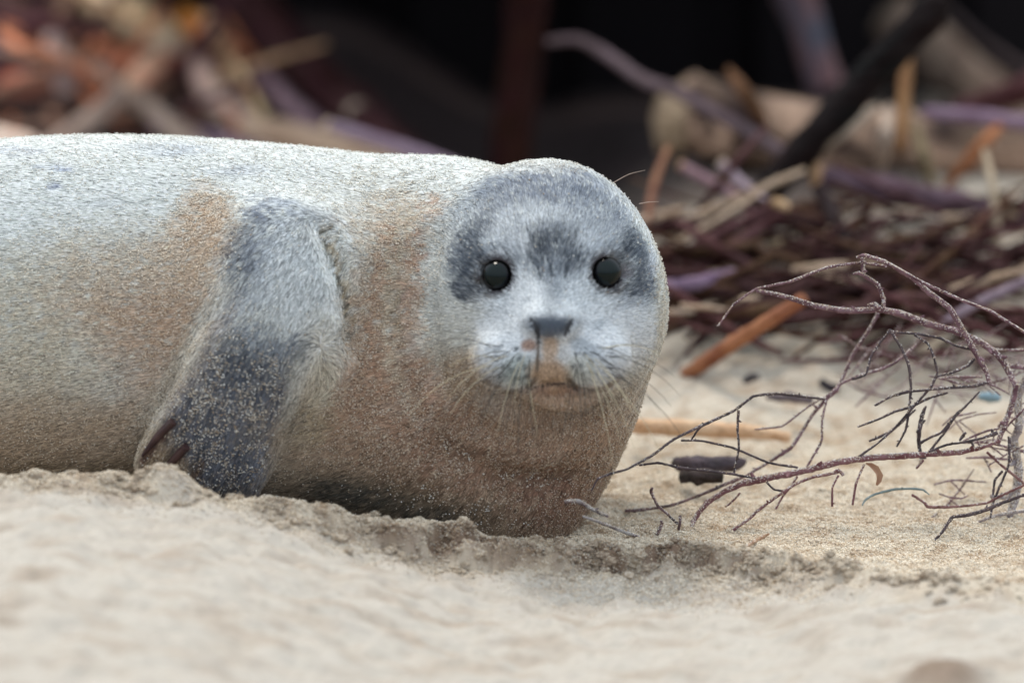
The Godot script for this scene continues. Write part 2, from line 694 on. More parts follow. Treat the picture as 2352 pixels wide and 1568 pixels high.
func refine(mark: PackedByteArray) -> void:
	var mids := {}
	var out := PackedInt32Array()
	for t in range(0, si.size(), 3):
		var v := [si[t], si[t + 1], si[t + 2]]
		var m := [-1, -1, -1]
		var cnt := 0
		for e in 3:
			var a: int = v[e]
			var b: int = v[(e + 1) % 3]
			if mark[a] and mark[b]:
				var key := mini(a, b) * 10000000 + maxi(a, b)
				if not mids.has(key):
					mids[key] = sv.size()
					sv.append((sv[a] + sv[b]) * 0.5)
				m[e] = mids[key]
				cnt += 1
		if cnt == 0:
			out.append_array(v)
		elif cnt == 3:
			out.append_array([v[0], m[0], m[2], m[0], v[1], m[1], m[2], m[1], v[2], m[0], m[1], m[2]])
		else:
			# one marked edge (two cannot occur without the third)
			for e in 3:
				if m[e] >= 0:
					out.append_array([v[e], m[e], v[(e + 2) % 3], m[e], v[(e + 1) % 3], v[(e + 2) % 3]])
	si = out


# ------------------------------------------------------------------ its coat
var dabs: Array = []
var muzzle := Vector3.ZERO
var shelves: Array = []         # the dabs by 2 cm slices of x


func dab(px: float, py: float, rx: float, ry: float, c: Vector3, strength: float, turn := 0.0, sandy := 0.0, bare := 0.0) -> void:
	var p := pick(px, py)
	var a := deg_to_rad(turn)
	var x := Vector3.RIGHT * cos(a) - upv * sin(a)
	var y := Vector3.RIGHT * sin(a) + upv * cos(a)
	dabs.append([p, x * 2870.0 / rx, y * 2870.0 / ry, fwd / 0.075, c, strength, sandy, bare, maxf(rx, ry) / 2870.0 * 1.7 + 0.01])


func stroke(pts: Array, w: float, c: Vector3, strength: float, sandy := 0.0, bare := 0.0) -> void:
	for i in pts.size() - 1:
		var a := Vector2(pts[i][0], pts[i][1])
		var b := Vector2(pts[i + 1][0], pts[i + 1][1])
		var n := maxi(1, int(a.distance_to(b) / (w * 1.2)))
		for k in n:
			var q := a.lerp(b, (k + 0.5) / n)
			dab(q.x, q.y, w * 1.3, w, c, strength, rad_to_deg((b - a).angle()), sandy, bare)


func coat_plan() -> void:
	rng.seed = 21
	muzzle = at_z(1267, 800, 0.10)
	var cream := Vector3(0.66, 0.67, 0.64)
	var slate := Vector3(0.095, 0.108, 0.14)
	var tan_c := Vector3(0.53, 0.385, 0.275)
	var brown := Vector3(0.33, 0.235, 0.155)
	# flank and back
	dab(90, 520, 330, 110, Vector3(0.75, 0.775, 0.74), 0.9)
	dab(140, 388, 42, 12, Vector3(0.22, 0.25, 0.36), 0.85)
	dab(125, 428, 20, 11, Vector3(0.22, 0.25, 0.38), 0.85)
	dab(400, 346, 90, 18, Vector3(0.38, 0.41, 0.48), 0.6)
	dab(40, 350, 70, 14, Vector3(0.42, 0.44, 0.52), 0.5)
	dab(560, 395, 60, 14, Vector3(0.44, 0.46, 0.52), 0.5)
	dab(250, 470, 60, 12, Vector3(0.46, 0.48, 0.53), 0.4)
	dab(60, 780, 190, 210, Vector3(0.58, 0.505, 0.39), 0.75, 0, 0.2)
	dab(330, 680, 190, 120, Vector3(0.52, 0.375, 0.265), 0.85, 0, 0.7)
	dab(390, 800, 130, 130, Vector3(0.47, 0.32, 0.22), 0.75, 0, 0.7)
	dab(480, 510, 70, 90, tan_c, 0.98, -20, 1.6)
	dab(430, 590, 90, 70, tan_c, 0.85, 0, 1.3)
	dab(120, 1010, 250, 90, Vector3(0.42, 0.31, 0.215), 0.75, 0, 0.35)
	dab(200, 1090, 250, 40, Vector3(0.20, 0.155, 0.105), 0.8)  # low flank: sandy fur, darkened further to counter light off the sand
	dab(880, 450, 160, 90, Vector3(0.64, 0.62, 0.56), 0.6, 0, 0.45)
	dab(920, 560, 110, 130, Vector3(0.56, 0.43, 0.32), 0.8, 0, 0.9)
	dab(910, 760, 130, 160, Vector3(0.47, 0.325, 0.225), 0.9, 0, 0.9)
	dab(800, 930, 150, 150, Vector3(0.38, 0.245, 0.165), 0.9, 0, 0.95)
	dab(1010, 950, 170, 160, Vector3(0.33, 0.205, 0.14), 0.92, 0, 0.9)
	dab(1180, 1090, 280, 130, Vector3(0.26, 0.155, 0.105), 0.95, 0, 0.7)  # lower chest: sandy brown coat, plus shade painted in against bounced light
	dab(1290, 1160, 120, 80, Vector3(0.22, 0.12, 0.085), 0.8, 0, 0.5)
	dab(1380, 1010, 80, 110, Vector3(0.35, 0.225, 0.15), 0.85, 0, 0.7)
	dab(900, 1160, 260, 60, Vector3(0.14, 0.112, 0.078), 0.85, 8)  # belly edge: dark coat with the shade below the body mixed in
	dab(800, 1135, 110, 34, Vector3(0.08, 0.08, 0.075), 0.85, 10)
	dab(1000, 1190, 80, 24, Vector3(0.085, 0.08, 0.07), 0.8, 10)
	dab(912, 690, 16, 85, Vector3(0.22, 0.20, 0.14), 0.6, -4)  # neck folds: their shade is put into the coat colour
	dab(960, 760, 12, 110, Vector3(0.26, 0.21, 0.15), 0.4, -10)
	dab(700, 960, 60, 70, Vector3(0.42, 0.36, 0.25), 0.7)
	stroke([[1010, 450], [965, 560], [948, 700], [965, 830], [1030, 940]], 15, Vector3(0.50, 0.325, 0.235), 0.7, 0.7)
	stroke([[985, 480], [985, 600], [985, 720], [1010, 830]], 11, Vector3(0.66, 0.62, 0.54), 0.6, 0.2)
	stroke([[940, 480], [905, 600], [893, 720], [905, 850], [960, 960]], 12, Vector3(0.62, 0.53, 0.42), 0.5, 0.4)
	stroke([[900, 520], [870, 640], [862, 780], [885, 900]], 13, Vector3(0.46, 0.30, 0.21), 0.6, 0.8)
	stroke([[1060, 900], [1120, 985], [1220, 1030], [1340, 1010]], 14, Vector3(0.44, 0.29, 0.205), 0.6, 0.6)
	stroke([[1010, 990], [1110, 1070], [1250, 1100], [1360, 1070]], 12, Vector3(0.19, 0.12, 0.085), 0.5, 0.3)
	dab(250, 580, 170, 90, Vector3(0.60, 0.53, 0.44), 0.55, 0, 0.3)
	# the shoulder and the arm
	dab(640, 480, 70, 36, Vector3(0.36, 0.385, 0.43), 0.85, 15)
	dab(720, 520, 60, 45, Vector3(0.42, 0.43, 0.45), 0.6)
	dab(570, 585, 52, 80, slate, 0.95, 12)
	dab(605, 500, 26, 28, slate * 1.3, 0.7)
	dab(650, 620, 70, 90, Vector3(0.44, 0.47, 0.52), 0.8, -20)
	dab(690, 680, 80, 110, Vector3(0.62, 0.645, 0.65), 0.9, -15)
	dab(560, 690, 60, 30, Vector3(0.30, 0.33, 0.38), 0.6, -30)
	dab(745, 800, 46, 80, Vector3(0.67, 0.65, 0.59), 0.9)
	dab(735, 880, 40, 60, Vector3(0.53, 0.48, 0.38), 0.8)
	dab(480, 720, 60, 24, Vector3(0.56, 0.56, 0.52), 0.7, -45)
	stroke([[738, 520], [772, 615], [793, 700], [803, 775]], 8, Vector3(0.11, 0.095, 0.065), 0.85)  # arm crease: its shade is painted along the carved groove
	stroke([[750, 520], [790, 640], [815, 740]], 9, Vector3(0.50, 0.40, 0.27), 0.5, 0.6)
	# the flipper
	dab(560, 850, 120, 110, slate * 0.95, 0.95, 0, 0.4)
	dab(540, 960, 125, 120, slate * 1.05, 0.95, 0, 0.5)
	dab(590, 830, 90, 70, slate * 0.7, 0.7, 0, 0.2)
	dab(600, 780, 80, 26, Vector3(0.27, 0.30, 0.34), 0.7, 20)
	dab(540, 1080, 90, 80, Vector3(0.14, 0.165, 0.215), 0.9)
	dab(505, 1000, 40, 80, Vector3(0.30, 0.32, 0.38), 0.6, 25)
	dab(455, 975, 85, 100, slate * 1.1, 0.85, 25, 0.45)
	dab(500, 1060, 110, 70, Vector3(0.17, 0.19, 0.24), 0.8, 0, 0.4)
	dab(690, 800, 22, 40, slate, 0.8, -10)
	dab(430, 820, 26, 80, Vector3(0.52, 0.49, 0.42), 0.85, 30, 0.5)
	dab(365, 930, 26, 90, Vector3(0.50, 0.45, 0.38), 0.9, 30, 0.8)
	dab(335, 1030, 34, 70, Vector3(0.44, 0.36, 0.27), 0.95, 25, 0.35)
	dab(390, 1080, 50, 50, Vector3(0.42, 0.32, 0.22), 0.9, 25, 0.3)
	dab(640, 1050, 24, 100, Vector3(0.40, 0.33, 0.25), 0.75, 10, 0.2)
	dab(680, 880, 20, 90, Vector3(0.42, 0.41, 0.36), 0.7, 10)
	stroke([[395, 970], [360, 1010], [328, 1055]], 10, Vector3(0.12, 0.06, 0.05), 0.75)
	stroke([[430, 1020], [395, 1060], [355, 1105]], 9, Vector3(0.11, 0.06, 0.055), 0.75)
	stroke([[470, 1060], [430, 1110], [400, 1140]], 8, Vector3(0.2, 0.13, 0.09), 0.6)
	# the head
	dab(1262, 640, 290, 290, Vector3(0.52, 0.55, 0.59), 0.95)
	dab(1255, 500, 230, 120, Vector3(0.37, 0.40, 0.445), 0.6)
	dab(1139, 625, 62, 58, Vector3(0.27, 0.295, 0.34), 0.5)
	dab(1396, 618, 62, 58, Vector3(0.27, 0.295, 0.34), 0.5)
	for k in 40:
		dab(1262 + rng.randf_range(-190, 190), rng.randf_range(400, 600), rng.randf_range(9, 24), rng.randf_range(9, 20), Vector3(0.14, 0.155, 0.185) if k % 2 else Vector3(0.50, 0.53, 0.57), 0.6)
	dab(1040, 760, 80, 110, Vector3(0.60, 0.565, 0.49), 0.8)
	dab(1012, 640, 40, 140, Vector3(0.62, 0.63, 0.60), 0.75)
	dab(1240, 425, 190, 52, Vector3(0.17, 0.195, 0.25), 0.9)
	dab(1110, 470, 90, 45, Vector3(0.24, 0.265, 0.31), 0.7, -25)
	dab(1380, 480, 90, 60, Vector3(0.22, 0.245, 0.29), 0.75, 30)
	dab(1250, 500, 120, 26, Vector3(0.44, 0.47, 0.51), 0.5)
	dab(1240, 385, 170, 14, Vector3(0.58, 0.58, 0.56), 0.7, 0, 0.4)
	dab(1276, 592, 74, 64, Vector3(0.11, 0.125, 0.15), 0.9)
	dab(1238, 560, 26, 34, Vector3(0.07, 0.08, 0.10), 0.85)
	dab(1310, 610, 24, 34, Vector3(0.07, 0.08, 0.10), 0.85)
	dab(1272, 655, 46, 50, Vector3(0.22, 0.245, 0.28), 0.8)
	dab(1185, 560, 40, 26, Vector3(0.56, 0.585, 0.62), 0.75, -20)
	dab(1345, 555, 40, 26, Vector3(0.56, 0.585, 0.62), 0.75, 20)
	dab(1062, 590, 36, 62, Vector3(0.11, 0.125, 0.155), 0.85, 10)
	dab(1075, 660, 34, 34, Vector3(0.16, 0.175, 0.205), 0.7)
	dab(1100, 530, 44, 26, Vector3(0.10, 0.115, 0.14), 0.9, -35)
	dab(1140, 525, 30, 10, Vector3(0.60, 0.62, 0.66), 0.4, -20)
	dab(1455, 560, 34, 40, Vector3(0.085, 0.10, 0.125), 0.95, -30)
	dab(1478, 640, 30, 70, Vector3(0.10, 0.115, 0.145), 0.95)
	dab(1440, 690, 40, 24, Vector3(0.14, 0.155, 0.19), 0.85, -30)
	dab(1498, 600, 12, 30, Vector3(0.62, 0.63, 0.66), 0.7)
	dab(1195, 680, 60, 55, Vector3(0.73, 0.755, 0.785), 0.92, -30)
	dab(1345, 680, 60, 50, Vector3(0.60, 0.63, 0.66), 0.8, 30)
	dab(1265, 700, 16, 40, Vector3(0.34, 0.36, 0.38), 0.6)
	dab(1440, 770, 80, 75, Vector3(0.76, 0.785, 0.82), 0.97)
	dab(1150, 760, 50, 50, Vector3(0.74, 0.755, 0.775), 0.92)
	dab(1518, 700, 14, 150, Vector3(0.58, 0.53, 0.44), 0.8, 0, 0.5)
	dab(1500, 850, 30, 60, Vector3(0.50, 0.42, 0.31), 0.8, 0, 0.4)
	dab(1075, 860, 60, 60, Vector3(0.44, 0.32, 0.22), 0.85, 0, 0.6)
	# muzzle
	dab(1275, 922, 110, 38, Vector3(0.48, 0.33, 0.23), 0.98, 0, 0.3)
	dab(1278, 893, 54, 12, Vector3(0.36, 0.22, 0.155), 0.85)
	dab(1275, 980, 150, 40, Vector3(0.38, 0.25, 0.17), 0.9, 0, 0.8)
	dab(1165, 815, 66, 50, Vector3(0.66, 0.69, 0.73), 1.0)
	dab(1365, 815, 66, 50, Vector3(0.67, 0.70, 0.75), 1.0)
	dab(1190, 850, 40, 34, Vector3(0.30, 0.34, 0.31), 0.75)
	dab(1330, 845, 40, 34, Vector3(0.46, 0.45, 0.38), 0.7)
	dab(1340, 795, 40, 18, Vector3(0.30, 0.33, 0.36), 0.7, 30)
	dab(1375, 745, 20, 10, Vector3(0.28, 0.31, 0.34), 0.6, -40)
	stroke([[1264, 782], [1264, 815]], 20, Vector3(0.50, 0.35, 0.24), 0.8)
	dab(1264, 856, 46, 34, Vector3(0.47, 0.32, 0.21), 0.95)
	dab(1298, 800, 12, 36, Vector3(0.60, 0.60, 0.60), 0.7)
	dab(1216, 792, 18, 13, Vector3(0.30, 0.16, 0.10), 0.85)
	for s in [[1, 1150, 795], [1, 1168, 812], [1, 1186, 800], [1, 1195, 822], [1, 1166, 838], [1, 1180, 848], [1, 1206, 842], [1, 1150, 826], [1, 1194, 866], [1, 1150, 862], [1, 1210, 862], [1, 1140, 845], [1, 1323, 812], [1, 1340, 812], [1, 1356, 828], [1, 1372, 812], [1, 1388, 826], [1, 1334, 838], [1, 1358, 852], [1, 1378, 848], [1, 1398, 842], [1, 1316, 840], [1, 1408, 815]]:
		dab(s[1], s[2], 5, 5, Vector3(0.06, 0.065, 0.07), 0.85)
	for k in 13:
		var a := deg_to_rad(118.0 + k * 9.5)
		var u := Vector2(cos(a), -sin(a))
		var q0 := Vector2(1139, 632) + u * rng.randf_range(44, 54)
		var q1 := Vector2(1139, 632) + u * rng.randf_range(80, 112)
		stroke([[q0.x, q0.y], [q1.x, q1.y]], 4.5, Vector3(0.05, 0.06, 0.08), 0.75)
		a = deg_to_rad(62.0 - k * 9.5)
		u = Vector2(cos(a), -sin(a))
		q0 = Vector2(1396, 625) + u * rng.randf_range(44, 54)
		q1 = Vector2(1396, 625) + u * rng.randf_range(72, 100)
		stroke([[q0.x, q0.y], [q1.x, q1.y]], 4.5, Vector3(0.05, 0.06, 0.08), 0.75)
	for k in 16:
		var q0 := Vector2(1270 + rng.randf_range(-60, 60), rng.randf_range(545, 640))
		stroke([[q0.x, q0.y], [q0.x + (q0.x - 1268) * 0.18, q0.y - rng.randf_range(14, 26)]], 4.5, Vector3(0.05, 0.06, 0.075), 0.7)
	# nose, mouth and lids are bare skin
	stroke([[1160, 625], [1176, 622], [1186, 616]], 6, Vector3(0.05, 0.05, 0.06), 0.85)
	stroke([[1374, 622], [1362, 628]], 6, Vector3(0.06, 0.06, 0.07), 0.8)
	dab(1128, 602, 20, 8, Vector3(0.20, 0.12, 0.13), 0.7, -20)
	dab(1427, 632, 8, 20, Vector3(0.22, 0.14, 0.16), 0.7)
	stroke([[1234, 866], [1212, 890], [1165, 896], [1118, 872]], 6, Vector3(0.17, 0.12, 0.085), 0.7)  # shadow under the whisker pads, painted into the coat
	stroke([[1303, 866], [1325, 890], [1378, 892], [1422, 866]], 6, Vector3(0.17, 0.12, 0.085), 0.7)  # the same painted shadow under the other pad
	dab(1267, 742, 60, 17, Vector3(0.05, 0.06, 0.078), 1.0, 0, 0.0, 1.0)
	dab(1267, 754, 45, 20, Vector3(0.05, 0.06, 0.078), 1.0, 0, 0.0, 1.0)
	stroke([[1219, 733], [1234, 756], [1237, 788]], 5, Vector3(0.03, 0.03, 0.035), 1.0, 0.0, 1.2)
	stroke([[1237, 790], [1234, 850]], 4.5, Vector3(0.13, 0.10, 0.08), 0.8, 0.0, 0.6)
	stroke([[1315, 733], [1303, 757], [1298, 770]], 5, Vector3(0.03, 0.03, 0.035), 1.0, 0.0, 1.2)
	stroke([[1224, 890], [1245, 884], [1275, 879], [1308, 884], [1332, 892]], 5.5, Vector3(0.055, 0.035, 0.028), 1.0, 0.0, 1.2)


func coat(where: Vector3, along_hair: Vector3) -> Array:
	# [colour, how sandy, how bare] of the skin at p
	var flat := where - along_hair * (where.dot(along_hair) * 0.82)
	var calm := ss(0.012, 0.075, where.distance_to(muzzle))
	var p := where + along_hair * (0.013 * n_fine.get_noise_3dv(flat * 2.2) + 0.007 * n_fine.get_noise_3dv(flat * 5.0)) * (0.12 + 0.88 * calm)
	var dash := calm * n_fine.get_noise_3dv(flat * 3.1 + along_hair * (where.dot(along_hair) * 0.25))
	var f := n_fine.get_noise_3dv(p * 0.6)
	var g := n_mid.get_noise_3dv(p * 0.7)
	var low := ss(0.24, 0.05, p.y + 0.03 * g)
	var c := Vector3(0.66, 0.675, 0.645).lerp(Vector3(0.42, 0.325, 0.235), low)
	var sandy := 0.10 + 0.10 * g
	var bare := 0.0
	for d in shelves[clampi(int((p.x + 0.7) / 0.02), 0, 44)]:
		var q: Vector3 = p - d[0]
		var far: float = d[8]
		if absf(q.x) > far or absf(q.y) > far:
			continue
		var a := q.dot(d[1])
		var b := q.dot(d[2])
		var e := q.dot(d[3])
		var r := a * a + b * b + e * e
		if r > 2.2:
			continue
		r *= 1.0 + 0.30 * f + 0.40 * g
		var w: float = minf(1.0, d[5] * 1.05) * (ss(1.7, 0.2, r) if far < 0.055 else ss(2.1, -0.2, r)) * clampf(0.92 + 1.3 * dash, 0.0, 1.0)
		c = c.lerp(d[4], w)
		sandy = lerpf(sandy, d[6], w)
		bare = lerpf(bare, d[7], w)
	for i in 2:
		var l := p.distance_to(eyes[i] + eye_n[i] * 0.0075)
		if l < 0.022:
			var w := ss(0.0200, 0.0140, l * (1.0 + 0.12 * f))
			c = c.lerp(Vector3(0.055, 0.05, 0.055), w)
			bare = maxf(bare, ss(0.0166, 0.0150, l))
			sandy = lerpf(sandy, 0.0, w)
	return [c, sandy, bare]


func build_seal() -> void:
	shape_seal()
	net_seal()
	coat_plan()
	for i in 45:
		var row := []
		var mid := i * 0.02 - 0.69
		for d in dabs:
			if absf(mid - d[0].x) < d[8] + 0.01:
				row.append(d)
		shelves.append(row)
	say("coat planned, %d dabs" % dabs.size())
	var count := sv.size()
	var col := PackedColorArray()
	var base := PackedColorArray()
	var sandy := PackedFloat32Array()
	col.resize(count)
	base.resize(count)
	sandy.resize(count)
	var flow := PackedVector3Array()
	flow.resize(count)
	var nose := at_z(1267, 748, 0.11)
	var arm_top := at_z(660, 640, 0.05)
	var tip := at_z(430, 1130, 0.05)
	var pit := at_z(715, 800, 0.05)
	var face := at_z(1265, 690, 0.05)
	for i in count:
		var p := sv[i]
		var n := sn[i]
		if p.x < -0.6 or n.z < -0.5 and n.y < 0.3:
			col[i] = Color(0.5, 0.48, 0.42, 0.0)
			base[i] = Color(0.42, 0.4, 0.35)
			flow[i] = Vector3(-1, 0, 0)
			continue
		var f := Vector3(-1.0, -0.12 - 0.9 * ss(0.16, 0.03, p.y) * ss(-0.25, 0.02, p.x) - 0.12 * ss(0.2, 0.05, p.y), 0.0)
		var hw := ss(0.135, 0.085, p.distance_to(face)) * ss(-0.02, 0.03, p.z + 0.25 * (p.y - 0.2))
		f = f.lerp((p - nose).normalized() * 1.3, hw)
		var ax := tip - arm_top
		var t := clampf((p - arm_top).dot(ax) / ax.length_squared(), 0.0, 1.0)
		var aw := ss(0.062, 0.045, p.distance_to(arm_top + ax * t)) * ss(-0.01, 0.02, p.z)
		f = f.lerp(ax.normalized() * 1.2, aw)
		var pw := ss(0.045, 0.02, p.distance_to(pit)) * ss(-0.265, -0.245, p.x + 0.09)
		f = f.lerp((p - pit).normalized() * 1.2 + Vector3(0, -0.4, 0), pw)
		flow[i] = (f - n * f.dot(n)).normalized()
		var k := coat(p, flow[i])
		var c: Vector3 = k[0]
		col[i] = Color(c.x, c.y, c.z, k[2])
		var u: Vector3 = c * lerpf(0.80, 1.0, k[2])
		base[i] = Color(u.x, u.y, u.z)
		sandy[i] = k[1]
	say("coat painted")
	var skin_mat := paint(0.75, noise_tex(0.2, 256, 3, 5), 0.025, 22.0)
	var pup := thing("seal_pup", "pale grey seal pup lying on the sand, dark eyes facing the viewer", "seal", Vector3(-0.2, 0.0, -0.1))
	var off := -pup.position
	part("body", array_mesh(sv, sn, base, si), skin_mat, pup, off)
	# hairs and grains over the skin
	var hair := PackedVector3Array([Vector3(0, 0, -0.5), Vector3(0, 0.28, 0), Vector3(0, 0, 0.5), Vector3(0.55, 0.22, -0.36), Vector3(0.55, 0.36, 0.0), Vector3(0.55, 0.22, 0.36), Vector3(1, 0.42, 0)])
	var hn := PackedVector3Array([Vector3(0, 1, -0.25).normalized(), Vector3.UP, Vector3(0, 1, 0.25).normalized(), Vector3(0, 1, -0.2).normalized(), Vector3.UP, Vector3(0, 1, 0.2).normalized(), Vector3.UP])
	var hi := PackedInt32Array([0, 3, 1, 1, 3, 4, 1, 4, 2, 2, 4, 5, 3, 6, 4, 4, 6, 5])
	var fixed := PackedInt32Array()
	for t in range(0, hi.size(), 3):
		var g := (hair[hi[t + 2]] - hair[hi[t]]).cross(hair[hi[t + 1]] - hair[hi[t]])
		if g.y > 0.0:
			fixed.append_array([hi[t], hi[t + 1], hi[t + 2]])
		else:
			fixed.append_array([hi[t], hi[t + 2], hi[t + 1]])
	var hair_mesh := array_mesh(hair, hn, PackedColorArray(), fixed)
	var buf := PackedFloat32Array()
	var grains := PackedFloat32Array()
	rng.seed = 77
	for t in range(0, si.size(), 3):
		var ia := si[t]
		var ib := si[t + 1]
		var ic := si[t + 2]
		var pa := sv[ia]
		var n := sn[ia]
		if pa.y < 0.0 or n.z < -0.45 or pa.x < -0.5:
			continue
		var area := (sv[ib] - pa).cross(sv[ic] - pa).length() * 0.5
		var hd := ss(0.12, 0.09, pa.distance_to(face)) * ss(0.0, 0.03, pa.z)
		var want := area * lerpf(1.0e6, 2.3e6, hd) * (0.5 if pa.x < -0.42 else 1.0)
		var amount := int(want + rng.randf())
		for k in amount:
			var u := rng.randf()
			var v := rng.randf()
			if u + v > 1.0:
				u = 1.0 - u
				v = 1.0 - v
			var w := 1.0 - u - v
			var c := col[ia] * w + col[ib] * u + col[ic] * v
			if c.a > 0.4:
				continue
			var p := pa * w + sv[ib] * u + sv[ic] * v
			var y := (n * w + sn[ib] * u + sn[ic] * v).normalized()
			var x := flow[ia] * w + flow[ib] * u + flow[ic] * v
			x = (x + Vector3(rng.randf_range(-0.16, 0.16), rng.randf_range(-0.16, 0.16), rng.randf_range(-0.1, 0.1))).normalized()
			x = (x - y * x.dot(y)).normalized()
			var z := x.cross(y)
			var nd := p.distance_to(nose)
			var length := lerpf(0.0046, 0.0040, hd) * rng.randf_range(0.7, 1.25) * (0.36 + 0.64 * ss(0.018, 0.085, nd))
			var wd := lerpf(0.00062, 0.00046, hd) * rng.randf_range(0.8, 1.2)
			var tone := rng.randf()
			var streak := n_fine.get_noise_3dv(p * 2.2 - x * x.dot(p) * 1.9)
			var bright := lerpf(0.55, 1.42, tone) * (1.0 + 0.6 * streak)
			if tone < 0.06:
				bright = 0.35
			var hh := 0.75 * length
			buf.append_array(PackedFloat32Array([x.x * length, y.x * hh, z.x * wd, p.x, x.y * length, y.y * hh, z.y * wd, p.y, x.z * length, y.z * hh, z.z * wd, p.z, minf(c.r * bright, 0.82), minf(c.g * bright, 0.82), minf(c.b * bright, 0.82), 1.0]))
		var sa := (sandy[ia] + sandy[ib] + sandy[ic]) / 3.0
		var gw := area * 1.15e6 * maxf(sa, 0.0) * clampf(0.55 + 1.6 * n_fine.get_noise_3dv(pa * 0.8) + 0.7 * n_mid.get_noise_3dv(pa), 0.0, 2.5)
		for k in int(gw + rng.randf()):
			var u := rng.randf()
			var v := rng.randf()
			if u + v > 1.0:
				u = 1.0 - u
				v = 1.0 - v
			var p := pa * (1.0 - u - v) + sv[ib] * u + sv[ic] * v
			var under := Vector3(col[ia].r, col[ia].g, col[ia].b)
			push_grain(grains, p + n * rng.randf_range(0.0012, 0.0026), rng.randf_range(0.00045, 0.0009), grain_tone() * 0.5 + under * 0.62 if under.x > 0.22 else grain_tone() * Vector3(1.12, 1.18, 1.28))
	say("%d hairs, %d grains" % [buf.size() / 16, grains.size() / 16])
	var fur_mat := paint(0.7)
	fur_mat.metallic_specular = 0.25
	many("fur", hair_mesh, fur_mat, buf, pup, off)
	many("sand_grains", grain_mesh(), paint(0.8), grains, pup, off)
	# eyes
	var em := paint(0.03)
	em.metallic_specular = 0.33
	for i in 2:
		var ball := SphereMesh.new()
		ball.radius = 0.0128
		ball.height = 0.0256
		ball.radial_segments = 64
		ball.rings = 40
		var arr := ball.get_mesh_arrays()
		var tint := PackedColorArray()
		for p in arr[Mesh.ARRAY_VERTEX]:
			var off_axis := acos(clampf((p as Vector3).normalized().dot(eye_n[i]), -1.0, 1.0))
			var t := Vector3(0.002, 0.002, 0.0025).lerp(Vector3(0.003, 0.004, 0.006), ss(0.90, 0.74, off_axis))
			t = t.lerp(Vector3(0.10, 0.085, 0.08), ss(1.15, 1.25, off_axis))
			tint.append(Color(t.x, t.y, t.z))
		part("eye", array_mesh(arr[Mesh.ARRAY_VERTEX], arr[Mesh.ARRAY_NORMAL], tint, arr[Mesh.ARRAY_INDEX]), em, pup, eyes[i] + off)
	# claws at the tips of the toes
	var horn := paint(0.4)
	for s in [[[398, 966], [366, 1000], [330, 1046]], [[430, 1022], [398, 1058], [356, 1100]]]:
		var pts := []
		for q in s:
			var p := pick(q[0], q[1])
			pts.append(p + slope(p) * 0.0022)
		part("claw", tube(pts, [0.0035, 0.0034, 0.001], 8, 0.05, Vector3(0.045, 0.025, 0.025), Vector3(0.09, 0.05, 0.045), pup.position), horn, pup)
	# whiskers
	rng.seed = 12
	var dark := paint(0.5)
	for side in [-1.0, 1.0]:
		for k in 24:
			var row := k % 4
			var colm := k / 4
			var px: float = 1268.0 + side * (52.0 + colm * 16.0 + rng.randf_range(-5, 5))
			var py := 800.0 + row * 19.0 + rng.randf_range(-5, 5)
			var p := pick(px, py)
			var n := slope(p)
			var ang := deg_to_rad(lerpf(-86.0, 18.0, clampf((colm * 0.95 + (3 - row) * 0.55) / 6.4 + rng.randf_range(-0.05, 0.05), 0.0, 1.0)))
			var dir := (Vector3(side * cos(ang), sin(ang), 0.0) + n * 0.55).normalized()
			var length := rng.randf_range(0.038, 0.075) * (0.75 + 0.07 * colm)
			var pts := []
			for q in 6:
				var t := q / 5.0
				pts.append(p - n * 0.001 + dir * length * t + Vector3(-side * 0.10, -0.42, -0.10) * length * t * t)
			var tone := Vector3(0.05, 0.045, 0.04) if rng.randf() < 0.7 else Vector3(0.42, 0.36, 0.25)
			part("whisker", tube(pts, [0.00030, 0.00029, 0.00027, 0.00024, 0.0002, 0.0001], 4, 0.0, tone, tone * 1.2, pup.position), dark, pup)
	for s in [[1408, 420, 1445, 400, 1482, 391], [1468, 468, 1490, 464, 1514, 463]]:
		var p := pick(s[0], s[1])
		part("whisker", tube([p, at_z(s[2], s[3], p.z), at_z(s[4], s[5], p.z)], [0.0003, 0.00025, 0.00012], 4, 0.0, Vector3(0.3, 0.24, 0.2), Vector3(0.4, 0.3, 0.25), pup.position), dark, pup)
	# hind flippers, out of the frame
	for s in [-1.0, 1.0]:
		var rear := [Vector3(-0.97, 0.06, -0.14 + s * 0.02), Vector3(-1.04, 0.04, -0.14 + s * 0.05), Vector3(-1.12, 0.02, -0.14 + s * 0.07)]
		part("hind_flipper", tube(rear, [0.028, 0.034, 0.012], 12, 0.05, Vector3(0.2, 0.2, 0.21), Vector3(0.3, 0.28, 0.26), pup.position), skin_mat, pup)


# ------------------------------------------------------------------ twigs in front, in focus
func zx(a: float) -> float:
	return a * 0.5093 + 1379.3


func zy(a: float) -> float:
	return a * 0.5093 + 508.1


var bark_fine: StandardMaterial3D
var grain_m: ArrayMesh
var grain_mat: StandardMaterial3D


